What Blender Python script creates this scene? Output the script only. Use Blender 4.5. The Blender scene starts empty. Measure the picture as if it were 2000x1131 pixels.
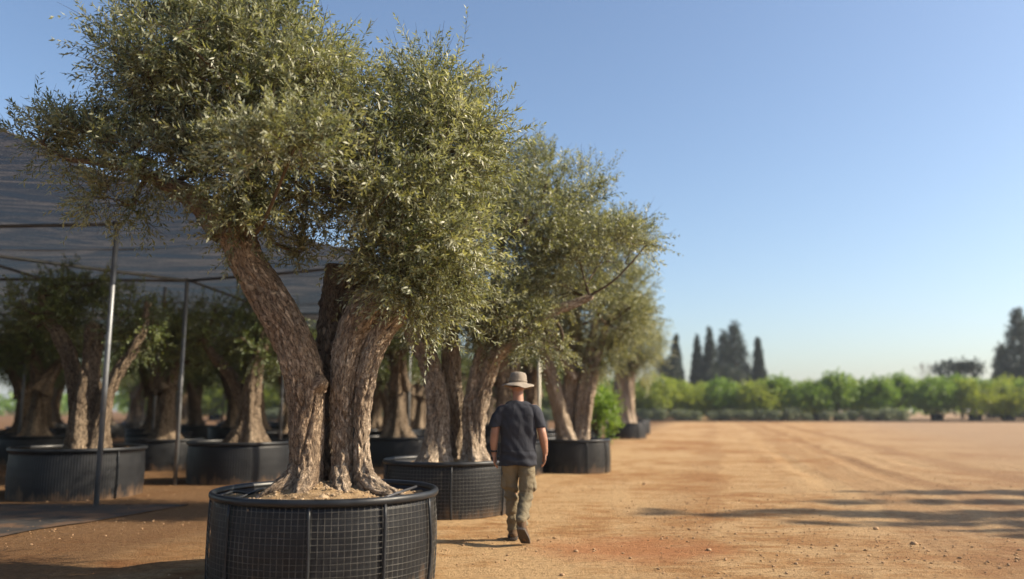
import bpy, bmesh, math, random
import numpy as np
from mathutils import Vector, Matrix, noise

S = bpy.context.scene
COL = S.collection
random.seed(7)
RNG = np.random.default_rng(11)

# ------------------------------------------------------------------ camera
F_PX = 1567.0                     # focal length in pixels of the 2000 px wide photograph
PITCH = math.atan(235 / F_PX)
CAM_H = 1.38
camd = bpy.data.cameras.new("camera")
cam = bpy.data.objects.new("camera", camd)
COL.objects.link(cam)
cam.location = (0, 0, CAM_H)
cam.rotation_euler = (math.pi / 2 + PITCH, 0, 0)
camd.sensor_width = 36
camd.lens = F_PX / 2000 * 36
camd.clip_start = 0.05
camd.clip_end = 4000
camd.dof.use_dof = True
camd.dof.focus_distance = 7.2
camd.dof.aperture_fstop = (camd.lens / 1000) / 0.045
S.camera = cam

# ------------------------------------------------------------------ sky + sun
SUN_AZ, SUN_EL = math.radians(93), math.radians(33)
SUN_DIR = Vector((math.sin(SUN_AZ) * math.cos(SUN_EL), math.cos(SUN_AZ) * math.cos(SUN_EL), math.sin(SUN_EL)))
W = bpy.data.worlds.new("World")
S.world = W
W.use_nodes = True
_sky = W.node_tree.nodes.new("ShaderNodeTexSky")
_sky.sky_type = 'NISHITA'
_sky.sun_disc = False
_sky.sun_elevation = SUN_EL
_sky.sun_rotation = SUN_AZ
_sky.altitude = 0
_sky.air_density = 1.0
_sky.dust_density = 1.6
_sky.ozone_density = 2.4
W.node_tree.links.new(_sky.outputs[0], W.node_tree.nodes['Background'].inputs[0])
W.node_tree.nodes['Background'].inputs[1].default_value = 0.098
sund = bpy.data.lights.new("sun", 'SUN')
sund.energy = 4.5
sund.angle = math.radians(0.5)
sund.color = (1.0, 0.86, 0.66)
sun = bpy.data.objects.new("sun", sund)
COL.objects.link(sun)
sun.rotation_euler = SUN_DIR.to_track_quat('Z', 'Y').to_euler()
sun.location = (20, 5, 20)

S.view_settings.view_transform = 'Standard'
S.view_settings.look = 'None'
S.view_settings.gamma = 1
S.view_settings.exposure = 0.97
S.render.engine = 'CYCLES'
S.cycles.max_bounces = 8
S.cycles.diffuse_bounces = 4
S.cycles.transparent_max_bounces = 12
S.cycles.use_denoising = True
S.cycles.sample_clamp_indirect = 6


# ------------------------------------------------------------------ helpers
def P(px, py, Y):
    """Point at distance Y (metres) that stands where pixel (px, py) of the 2000x1131 photo looks."""
    u = (565.5 - py) / F_PX
    c, s = math.cos(PITCH), math.sin(PITCH)
    t = Y / (c - u * s)
    return Vector(((px - 1000) / F_PX * t, Y, CAM_H + (s + u * c) * t))


def M2(Y):
    """Metres per photo pixel at distance Y."""
    return Y / F_PX


class NT:
    def __init__(self, name):
        self.m = bpy.data.materials.new(name)
        self.m.use_nodes = True
        self.t = self.m.node_tree
        self.b = self.t.nodes['Principled BSDF']
        self.out = self.t.nodes['Material Output']

    def n(self, typ, **kw):
        nd = self.t.nodes.new('ShaderNode' + typ)
        for k, v in kw.items():
            if k.startswith('i_'):
                nd.inputs[k[2:].replace('_', ' ')].default_value = v
            else:
                setattr(nd, k, v)
        return nd

    def l(self, a, b):
        self.t.links.new(a, b)

    def set(self, **kw):
        for k, v in kw.items():
            self.b.inputs[k.replace('_', ' ')].default_value = v

    def coord(self, attr=None, scale=(1, 1, 1)):
        if attr:
            a = self.n('Attribute', attribute_name=attr).outputs['Vector']
        else:
            a = self.n('TexCoord').outputs['Object']
        mp = self.n('Mapping')
        mp.inputs['Scale'].default_value = scale
        self.l(a, mp.inputs[0])
        return mp.outputs[0]

    def noise(self, vec, scale, detail=4, rough=.55, dist=0):
        nd = self.n('TexNoise')
        nd.inputs['Scale'].default_value = scale
        nd.inputs['Detail'].default_value = detail
        nd.inputs['Roughness'].default_value = rough
        nd.inputs['Distortion'].default_value = dist
        self.l(vec, nd.inputs['Vector'])
        return nd.outputs[0]

    def voro(self, vec, scale, feature='F1', rand=1.0):
        nd = self.n('TexVoronoi', feature=feature)
        nd.inputs['Scale'].default_value = scale
        nd.inputs['Randomness'].default_value = rand
        self.l(vec, nd.inputs['Vector'])
        return nd.outputs['Distance']

    def ramp(self, fac, stops):
        r = self.n('ValToRGB')
        e = r.color_ramp.elements
        while len(e) < len(stops):
            e.new(0.5)
        for i, (p, c) in enumerate(stops):
            e[i].position = p
            e[i].color = (c, c, c, 1) if isinstance(c, (int, float)) else (*c, 1)
        self.l(fac, r.inputs[0])
        return r.outputs[0]

    def math(self, op, a, b=None, clamp=False):
        nd = self.n('Math', operation=op, use_clamp=clamp)
        for i, v in enumerate((a, b)):
            if v is None:
                continue
            if isinstance(v, (int, float)):
                nd.inputs[i].default_value = v
            else:
                self.l(v, nd.inputs[i])
        return nd.outputs[0]

    def mix(self, fac, a, b, blend='MIX'):
        nd = self.n('Mix', data_type='RGBA', blend_type=blend)
        for i, v in ((0, fac), (6, a), (7, b)):
            if isinstance(v, (int, float)):
                nd.inputs[i].default_value = v
            elif isinstance(v, tuple):
                nd.inputs[i].default_value = (*v, 1)
            else:
                self.l(v, nd.inputs[i])
        return nd.outputs[2]

    def bump(self, h, strength, dist=0.01, chain=None):
        nd = self.n('Bump')
        nd.inputs['Strength'].default_value = strength
        nd.inputs['Distance'].default_value = dist
        self.l(h, nd.inputs['Height'])
        if chain is not None:
            self.l(chain, nd.inputs['Normal'])
        return nd.outputs[0]

    def base(self, c):
        self.l(c, self.b.inputs['Base Color'])

    def normal(self, nrm):
        self.l(nrm, self.b.inputs['Normal'])


def link(name, me, mats=(), parent=None, smooth=True, loc=None):
    o = bpy.data.objects.new(name, me)
    COL.objects.link(o)
    for m in (mats if isinstance(mats, (list, tuple)) else [mats]):
        me.materials.append(m)
    if smooth and len(me.polygons):
        me.polygons.foreach_set('use_smooth', np.ones(len(me.polygons), dtype=bool))
    if parent is not None:
        o.parent = parent
    if loc is not None:
        o.location = loc
    return o


def tag(o, label=None, cat=None, group=None, kind=None):
    for k, v in (('label', label), ('category', cat), ('group', group), ('kind', kind)):
        if v:
            o[k] = v
    return o


def empty(name, loc, label, cat, group=None, rz=0):
    o = bpy.data.objects.new(name, None)
    o.empty_display_size = .2
    COL.objects.link(o)
    o.location = loc
    o.rotation_euler = (0, 0, rz)
    return tag(o, label, cat, group)


def copy_tree(root, loc, rz=0, sc=1.0, label=None, group=None):
    r = root.copy()
    COL.objects.link(r)
    r.location = loc
    r.rotation_euler = (0, 0, rz)
    r.scale = (sc, sc, sc) if isinstance(sc, (int, float)) else sc
    if label:
        r['label'] = label
    if group:
        r['group'] = group
    elif 'group' in r:
        del r['group']
    for ch in root.children:
        c = ch.copy()
        COL.objects.link(c)
        c.parent = r
    return r


class MB:
    """Collects verts/faces; builds ONE mesh."""
    def __init__(self):
        self.v, self.f, self.mi, self.n = [], [], [], 0
        self.attr = []

    def add(self, v, f, mi=0, attr=None):
        v = np.asarray(v, dtype=float)
        self.v.append(v)
        f = np.asarray(f)
        self.f.extend((f + self.n).tolist())
        self.mi.extend([mi] * len(f))
        self.attr.append(np.asarray(attr, float) if attr is not None else np.zeros((len(v), 3)))
        self.n += len(v)

    def tube(self, pts, rad, sides=6, mi=0, cap=True):
        pts = np.asarray(pts, float)
        n = len(pts)
        rad = np.broadcast_to(np.asarray(rad, float), (n,))
        t = np.gradient(pts, axis=0)
        t /= np.linalg.norm(t, axis=1)[:, None] + 1e-9
        up = np.array([0, 0, 1.0]) if abs(t[0][2]) < .9 else np.array([1.0, 0, 0])
        a = np.cross(t[0], up)
        a /= np.linalg.norm(a)
        A = []
        for i in range(n):
            a = a - t[i] * np.dot(a, t[i])
            a /= np.linalg.norm(a) + 1e-9
            A.append(a)
        A = np.array(A)
        B = np.cross(t, A)
        th = np.linspace(0, 2 * np.pi, sides, endpoint=False)
        v = pts[:, None] + rad[:, None, None] * (np.cos(th)[None, :, None] * A[:, None] + np.sin(th)[None, :, None] * B[:, None])
        v = v.reshape(-1, 3)
        i, j = np.meshgrid(np.arange(n - 1), np.arange(sides), indexing='ij')
        i, j = i.ravel(), j.ravel()
        j2 = (j + 1) % sides
        f = np.stack([i * sides + j, i * sides + j2, (i + 1) * sides + j2, (i + 1) * sides + j], 1)
        self.add(v, f, mi)
        if cap:
            b = self.n - n * sides
            self.f.append([b + k for k in range(sides)][::-1])
            self.f.append([b + (n - 1) * sides + k for k in range(sides)])
            self.mi += [mi, mi]

    def box(self, c, s, rz=0, mi=0):
        c, s = np.asarray(c, float), np.asarray(s, float) / 2
        v = np.array([[x, y, z] for x in (-1, 1) for y in (-1, 1) for z in (-1, 1)]) * s
        R = np.array([[math.cos(rz), -math.sin(rz), 0], [math.sin(rz), math.cos(rz), 0], [0, 0, 1]])
        self.add(v @ R.T + c, [[0, 1, 3, 2], [4, 6, 7, 5], [0, 4, 5, 1], [2, 3, 7, 6], [0, 2, 6, 4], [1, 5, 7, 3]], mi)

    def mesh(self, name, attr=None):
        me = bpy.data.meshes.new(name)
        me.from_pydata(np.concatenate(self.v).tolist(), [], self.f)
        me.polygons.foreach_set('material_index', np.array(self.mi, dtype=np.int32))
        if attr:
            at = me.attributes.new(attr, 'FLOAT_VECTOR', 'POINT')
            at.data.foreach_set('vector', np.concatenate(self.attr).ravel())
        me.update()
        return me

    def build(self, name, mats, parent=None, smooth=True, attr=None, loc=None):
        return link(name, self.mesh(name, attr), mats, parent, smooth, loc)


def quads_mesh(name, V, attr=None, mi=None):
    """V (N,4,3): N loose quads, built fast; attr (N,) a float per face."""
    n = len(V)
    me = bpy.data.meshes.new(name)
    me.vertices.add(n * 4)
    me.vertices.foreach_set('co', V.astype(np.float32).ravel())
    me.loops.add(n * 4)
    me.loops.foreach_set('vertex_index', np.arange(n * 4, dtype=np.int32))
    me.polygons.add(n)
    me.polygons.foreach_set('loop_start', np.arange(0, n * 4, 4, dtype=np.int32))
    me.polygons.foreach_set('loop_total', np.full(n, 4, dtype=np.int32))
    if mi is not None:
        me.polygons.foreach_set('material_index', mi.astype(np.int32))
    if attr is not None:
        a = me.attributes.new('tint', 'FLOAT', 'FACE')
        a.data.foreach_set('value', attr.astype(np.float32))
    me.update(calc_edges=True)
    return me


def unit(a):
    return a / (np.linalg.norm(a, axis=-1, keepdims=True) + 1e-9)


# ------------------------------------------------------------------ materials
def mat_plain(name, col, rough=.5, metal=0.0, nscale=0, namp=.25, bump=0, bscale=60, spec=.5):
    k = NT(name)
    k.set(Roughness=rough, Metallic=metal, Specular_IOR_Level=spec)
    if nscale:
        co = k.coord()
        f = k.noise(co, nscale, 5)
        a = tuple(max(0, c * (1 - namp)) for c in col)
        b = tuple(min(1, c * (1 + namp)) for c in col)
        k.base(k.ramp(f, [(.3, a), (.7, b)]))
        k.l(k.ramp(f, [(.3, rough * .8), (.7, min(1, rough * 1.2))]), k.b.inputs['Roughness'])
        if bump:
            k.normal(k.bump(k.noise(co, bscale, 4), bump, .01))
    else:
        k.b.inputs['Base Color'].default_value = (*col, 1)
    return k.m


def mat_leaf(name, dark, mid, light, under, trans=.28, rough=.42):
    k = NT(name)
    a = k.n('Attribute', attribute_name='tint').outputs['Fac']
    c = k.ramp(a, [(0, dark), (.5, mid), (1, light)])
    geo = k.n('NewGeometry')
    c2 = k.mix(k.math('MULTIPLY', geo.outputs['Backfacing'], .8), c, under)
    k.base(c2)
    k.set(Roughness=rough, Specular_IOR_Level=.55)
    tr = k.n('BsdfTranslucent')
    k.l(k.mix(1.0, c, (1.7, 1.65, .7), 'MULTIPLY'), tr.inputs['Color'])
    mx = k.n('MixShader')
    mx.inputs[0].default_value = trans
    k.l(k.b.outputs[0], mx.inputs[1])
    k.l(tr.outputs[0], mx.inputs[2])
    k.l(mx.outputs[0], k.out.inputs[0])
    return k.m


def mat_bark(name, deep, mid, pale, plate=34, bump=.9):
    k = NT(name)
    co = k.coord('bark', (1, 1, .38))
    wob = k.n('VectorMath', operation='ADD')
    nz = k.n('TexNoise')
    nz.inputs['Scale'].default_value = 9
    nz.inputs['Detail'].default_value = 3
    k.l(co, nz.inputs['Vector'])
    sc = k.n('VectorMath', operation='SCALE')
    sc.inputs['Scale'].default_value = .05
    k.l(nz.outputs['Color'], sc.inputs[0])
    k.l(co, wob.inputs[0])
    k.l(sc.outputs[0], wob.inputs[1])
    v = wob.outputs[0]
    flake = k.noise(v, plate * 2.0, 8, .72, .4)
    crack = k.voro(v, plate * 1.1, 'DISTANCE_TO_EDGE')
    fine = k.noise(v, 130, 5, .7)
    big = k.noise(co, 4.5, 4)
    fl = k.ramp(flake, [(.41, 0), (.49, .55), (.57, 1)])
    cr = k.ramp(crack, [(0, 0), (.10, 1)])
    h = k.math('ADD', k.math('MULTIPLY', fl, .8), k.math('ADD', k.math('MULTIPLY', cr, .22), k.math('MULTIPLY', fine, .35)))
    tone = k.math('ADD', k.math('MULTIPLY', big, .45), k.math('ADD', k.math('MULTIPLY', fine, .2), k.math('MULTIPLY', flake, .35)))
    col = k.ramp(tone, [(.40, mid), (.5, tuple((m + p) / 2 for m, p in zip(mid, pale))), (.58, pale)])
    col = k.mix(k.ramp(fl, [(0, .7), (.5, .1), (1, 0)]), col, deep)
    col = k.mix(k.ramp(cr, [(0, .35), (.7, 0)]), col, deep)
    k.base(col)
    k.set(Roughness=.8, Specular_IOR_Level=.3)
    k.normal(k.bump(h, bump, .03))
    return k.m


LEAF = mat_leaf('olive_leaf', (.055, .072, .030), (.205, .215, .115), (.44, .44, .29), (.40, .42, .32), .34, .42)
LEAF_B = mat_leaf('olive_leaf_painted_shade', (.055, .085, .03), (.145, .185, .065), (.26, .285, .115), (.14, .16, .10))  # darker olive leaf: shade under the net put into its colour
LEAF_Y = mat_leaf('young_tree_leaf', (.10, .14, .02), (.22, .275, .04), (.35, .38, .06), (.28, .34, .09), .42, .5)
LEAF_G = mat_leaf('young_tree_leaf_green', (.07, .13, .02), (.15, .25, .035), (.25, .34, .06), (.17, .26, .08), .4, .5)
LEAF_CY = mat_leaf('cypress_leaf', (.014, .028, .018), (.026, .044, .028), (.045, .065, .04), (.03, .045, .03), .1, .6)
BARK = mat_bark('olive_bark', (.055, .033, .021), (.27, .18, .115), (.60, .455, .32), 26)
BARK_P = mat_bark('olive_bark_pale', (.085, .055, .036), (.31, .22, .145), (.66, .53, .395), 24, .9)
BARK_B = mat_bark('olive_bark_painted_shade', (.035, .024, .016), (.15, .105, .068), (.36, .275, .19), 24, .9)  # dark copy of the olive bark, net shade painted into its tones
BARK_D = mat_bark('dead_olive_wood', (.045, .032, .023), (.17, .125, .088), (.34, .27, .20), 20, 1.0)
TWIG = mat_plain('twig_bark', (.085, .06, .035), .8, nscale=14)
def mat_tub():
    k = NT('black_nursery_plastic')
    co = k.coord()
    sp = k.n('SeparateXYZ')
    k.l(co, sp.inputs[0])
    f = k.noise(co, 3, 6, .65)
    g = k.noise(k.coord(scale=(1, 1, .25)), 9, 5, .7)
    base = k.ramp(f, [(.3, (.009, .0095, .011)), (.7, (.017, .018, .020))])
    low = k.math('SUBTRACT', k.math('ADD', k.math('MULTIPLY', g, 1.1), -.28), k.math('MULTIPLY', sp.outputs[2], 1.5))
    dust = k.ramp(low, [(.05, 0), (.35, .75)])
    scuff = k.ramp(k.noise(k.coord(scale=(1, 1, 6)), 5, 6, .75), [(.60, 0), (.72, .35)])
    k.base(k.mix(scuff, k.mix(dust, base, (.17, .105, .06)), (.045, .043, .042)))
    k.l(k.ramp(f, [(.3, .36), (.7, .58)]), k.b.inputs['Roughness'])
    k.set(Specular_IOR_Level=.3)
    k.normal(k.bump(f, .10, .02))
    return k.m


PLASTIC = mat_tub()
RIMP = mat_plain('black_rim_plastic', (.015, .017, .020), .42, nscale=6, namp=.3, bump=.06, bscale=40, spec=.35)
WIRE = mat_plain('galvanised_wire', (.095, .09, .08), .5, .3, nscale=7, namp=.6)
STEEL = mat_plain('galvanised_steel', (.19, .2, .21), .5, .6, nscale=5, namp=.25, bump=.05, bscale=60)
DARKSTEEL = mat_plain('dark_steel', (.07, .07, .075), .5, .5, nscale=5, namp=.3)


def mat_ground():
    k = NT('dry_earth')
    co = k.coord()
    sep = k.n('SeparateXYZ')
    k.l(co, sep.inputs[0])
    X, Y = sep.outputs[0], sep.outputs[1]
    n1 = k.noise(co, .22, 5, .6)
    n2 = k.noise(co, 1.3, 6, .62)
    n3 = k.noise(co, 14, 6, .7)
    n4 = k.noise(co, 90, 3, .6)
    pale, tan, red = (.475, .31, .155), (.37, .208, .088), (.285, .130, .049)
    n5 = k.noise(k.coord(scale=(.6, 1.5, 1)), 3.2, 5, .6, .4)
    mixf = k.math('ADD', k.math('MULTIPLY', n1, .45), k.math('ADD', k.math('MULTIPLY', n2, .3), k.math('MULTIPLY', n5, .25)))
    col = k.ramp(mixf, [(.40, red), (.46, tan), (.52, pale)])
    # wheel ruts run beside the row of trees
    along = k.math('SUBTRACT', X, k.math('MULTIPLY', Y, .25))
    wob = k.math('ADD', along, k.math('MULTIPLY', k.math('SUBTRACT', k.noise(co, .12, 3), .5), 2.6))
    strk = k.coord(scale=(2.2, .12, 1))
    wn = k.n('TexNoise', noise_dimensions='1D')
    wn.inputs['Scale'].default_value = .9
    wn.inputs['Detail'].default_value = 4
    k.l(wob, wn.inputs['W'])
    rut = k.ramp(wn.outputs[0], [(.40, 1), (.52, 0)])
    inroad = k.ramp(k.math('MULTIPLY', k.math('ABSOLUTE', k.math('SUBTRACT', along, 4.0)), .1), [(.22, 1), (.55, 0)])
    rutf = k.math('MULTIPLY', k.math('MULTIPLY', rut, inroad), k.ramp(n2, [(.3, .25), (.65, .85)]))
    col = k.mix(rutf, col, (.24, .115, .046))
    # dappled shade under the net and along the tubs, painted into the earth colour
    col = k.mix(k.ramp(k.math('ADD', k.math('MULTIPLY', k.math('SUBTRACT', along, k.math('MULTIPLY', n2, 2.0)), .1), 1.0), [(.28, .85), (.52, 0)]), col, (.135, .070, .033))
    # reddish bare patch
    dx = k.math('MULTIPLY', k.math('SUBTRACT', X, 1.2), .8)
    dy = k.math('SUBTRACT', Y, 8.4)
    d = k.math('ADD', k.math('MULTIPLY', dx, dx), k.math('MULTIPLY', dy, dy))
    d = k.math('ADD', d, k.math('MULTIPLY', k.math('SUBTRACT', n2, .5), 1.6))
    col = k.mix(k.ramp(d, [(.1, .75), (1, 0)]), col, (.37, .155, .065))
    # paler greyer yard away to the east
    col = k.mix(k.ramp(k.math('MULTIPLY', k.math('SUBTRACT', X, k.math('MULTIPLY', Y, .36)), .06), [(.0, 0), (.5, .85)]), col, (.35, .235, .145))
    grain = k.ramp(n3, [(.32, .36), (.45, .95), (.70, 1.28)])
    col = k.mix(.75, col, grain, 'MULTIPLY')
    col = k.mix(.5, col, k.ramp(n4, [(.3, .65), (.7, 1.25)]), 'MULTIPLY')
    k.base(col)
    k.set(Roughness=.95, Specular_IOR_Level=.15)
    b = k.bump(k.noise(co, 3.0, 6, .65), .7, .06)
    b = k.bump(k.noise(co, 22, 6, .75), 1.0, .042, b)
    b = k.bump(k.voro(co, 48), .6, .012, b)
    k.normal(b)
    return k.m


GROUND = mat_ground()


def mat_soil(name, a, b):
    k = NT(name)
    co = k.coord()
    n = k.noise(co, 18, 6, .7)
    k.base(k.mix(.5, k.ramp(n, [(.3, a), (.7, b)]), k.ramp(k.noise(co, 120, 2), [(.3, .5), (.7, 1.3)]), 'MULTIPLY'))
    k.set(Roughness=.95, Specular_IOR_Level=.15)
    k.normal(k.bump(k.noise(co, 60, 5, .7), .8, .012))
    return k.m


SOIL = mat_soil('pot_soil', (.20, .125, .065), (.40, .285, .16))
GRAVEL = mat_soil('gravel_stone', (.28, .19, .11), (.50, .38, .25))
PEB = mat_soil('ground_pebble', (.28, .16, .08), (.50, .34, .20))


def gz(x, y):
    """Height of the ground."""
    v = noise.noise((x * .35, y * .35, 3.1)) * .018 + noise.noise((x * 1.1, y * 1.1, 9.0)) * .012 + noise.noise((x * 3.3, y * 3.3, 5.0)) * .006
    a = x - .25 * y
    for c in (1.9, 3.6, 5.0, 6.6):
        q = (a - c + .35 * noise.noise((y * .15, c, 0))) / .22
        if abs(q) < 3:
            v += (-.022 * math.exp(-q * q) + .012 * math.exp(-(abs(q) - 1.5) ** 2 * 2)) * max(0, min(1, .5 + noise.noise((x * .3, y * .2, 20)) * 1.5))
    return v * max(0.0, min(1.0, (140 - y) / 80))


# ------------------------------------------------------------------ ground
def axis(lo, hi, d0, grow, c=0.0):
    r, d, x = [c], d0, c
    while x < hi:
        x += d
        r.append(min(x, hi))
        d *= grow(x)
    d, x = d0, c
    while x > lo:
        x -= d
        r.insert(0, max(x, lo))
        d *= grow(x)
    return np.array(r)


def build_ground():
    xs = axis(-900, 900, .075, lambda x: 1.0 if -9 < x < 10 else 1.07)
    ys = axis(-60, 2500, .07, lambda y: 1.0 if 3 < y < 13 else 1.016 if 0 < y < 60 else 1.1, 5.0)
    nx, ny = len(xs), len(ys)
    V = np.zeros((ny, nx, 3))
    V[..., 0] = xs[None]
    V[..., 1] = ys[:, None]
    for j in range(ny):
        y = ys[j]
        if not -5 < y < 130:
            continue
        for i in range(nx):
            if abs(xs[i]) < 60:
                V[j, i, 2] = gz(xs[i], y)
    i, j = np.meshgrid(np.arange(nx - 1), np.arange(ny - 1))
    a = (j * nx + i).ravel()
    mb = MB()
    mb.add(V.reshape(-1, 3), np.stack([a, a + 1, a + nx + 1, a + nx], 1))
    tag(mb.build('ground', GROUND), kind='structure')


build_ground()


# stones
def stone_verts(r, seed):
    bm = bmesh.new()
    bmesh.ops.create_icosphere(bm, subdivisions=2, radius=1)
    for v in bm.verts:
        n = noise.noise(v.co * 1.3 + Vector((seed * 3.7, 0, 0)))
        v.co *= r * (1 + .38 * n)
        v.co.z *= .62
    me = bpy.data.meshes.new('stone')
    bm.to_mesh(me)
    bm.free()
    return me


ICO = None


def pebble_field(name, pts, rad, mat, parent=None):
    """Many tiny stones as one mesh. pts (N,3), rad (N,)."""
    t = (1 + 5 ** .5) / 2
    iv = np.array([(-1, t, 0), (1, t, 0), (-1, -t, 0), (1, -t, 0), (0, -1, t), (0, 1, t), (0, -1, -t), (0, 1, -t), (t, 0, -1), (t, 0, 1), (-t, 0, -1), (-t, 0, 1)]) / 1.9
    fc = np.array([(0, 11, 5), (0, 5, 1), (0, 1, 7), (0, 7, 10), (0, 10, 11), (1, 5, 9), (5, 11, 4), (11, 10, 2), (10, 7, 6), (7, 1, 8), (3, 9, 4), (3, 4, 2), (3, 2, 6), (3, 6, 8), (3, 8, 9), (4, 9, 5), (2, 4, 11), (6, 2, 10), (8, 6, 7), (9, 8, 1)])
    n = len(pts)
    q = RNG.normal(size=(n, 3, 3))
    Q, _ = np.linalg.qr(q)
    sq = RNG.uniform(.55, 1.25, (n, 1, 3))
    v = (iv[None] * sq * RNG.uniform(.75, 1.2, (n, 12, 1))) @ Q
    v[..., 2] *= .7
    v = v * rad[:, None, None] + pts[:, None]
    f = (fc[None] + (np.arange(n) * 12)[:, None, None]).reshape(-1, 3)
    mb = MB()
    mb.add(v.reshape(-1, 3), f)
    return mb.build(name, mat, parent, smooth=False)


def build_pebbles():
    n = 34000
    y = 4.2 + RNG.random(n) ** 1.7 * 17
    x = (RNG.random(n) * 2 - 1) * (.68 * y + .4)
    # gravelly drift beside the row of tubs and open yard
    keep = np.array([noise.noise((a * .45, b * .45, 1.5)) + .25 + (.3 if -.2 < a - .2 * b < 1.6 else 0) > RNG.random() * .8 for a, b in zip(x, y)])
    keep &= ~((np.abs(x + 1.57) < 1.05) & (np.abs(y - 6.8) < 1.05))
    x, y = x[keep], y[keep]
    r = .0035 + RNG.random(len(x)) ** 6 * .017
    z = np.array([gz(a, b) for a, b in zip(x, y)]) + r * .25
    tag(pebble_field('pebbles', np.stack([x, y, z], 1), r, PEB), kind='stuff')


build_pebbles()

STONE_SPOTS = [(1385, 1075, .028, 'rounded tan stone out in the open yard, largest near the middle foreground'), (1259, 945, .045, 'pale clod on the earth between the walking man and the yard'),
               (1125, 1078, .022, 'small buff stone at the edge of the reddish bare patch'), (1711, 1034, .035, 'dark brown stone lying within a shadow streak'),
               (1785, 1066, .035, 'dark clod of earth in the yard, right of the shadow streak'), (1437, 1042, .02, 'small stone just below the lower shadow streak'),
               (1555, 1103, .02, 'tan pebble at the bottom of the yard'), (1098, 1124, .022, 'light stone at the bottom edge near the reddish patch'),
               (1231, 1092, .018, 'pale angular stone on the reddish bare patch'), (1385, 975, .022, 'small stone on the upper shadow streak')]
for i, (px, py, r, lab) in enumerate(STONE_SPOTS):
    u = (565.5 - py) / F_PX
    t = -CAM_H / (math.sin(PITCH) + u * math.cos(PITCH))
    q = P(px, py, t * (math.cos(PITCH) - u * math.sin(PITCH)))
    o = link('stone', stone_verts(r, i), PEB, loc=(q.x, q.y, gz(q.x, q.y) + r * .25))
    tag(o, lab, 'stone', 'loose stones on the yard')


# ------------------------------------------------------------------ pots
def lathe(mb, prof, segs, mi=0, ripple=0.0, nrip=0, squash=None):
    prof = np.asarray(prof, float)
    th = np.linspace(0, 2 * np.pi, segs, endpoint=False)
    rr = prof[:, 0][:, None] * (1 + 0 * th[None]) + (ripple * np.cos(nrip * th)[None] if ripple else 0)
    if squash is not None:
        rr = rr + squash(th)[None]
    v = np.stack([rr * np.cos(th), rr * np.sin(th), np.repeat(prof[:, 1][:, None], segs, 1)], -1)
    n = len(prof)
    i, j = np.meshgrid(np.arange(n - 1), np.arange(segs), indexing='ij')
    i, j = i.ravel(), j.ravel()
    j2 = (j + 1) % segs
    mb.add(v.reshape(-1, 3), np.stack([i * segs + j, i * segs + j2, (i + 1) * segs + j2, (i + 1) * segs + j], 1), mi)


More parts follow.
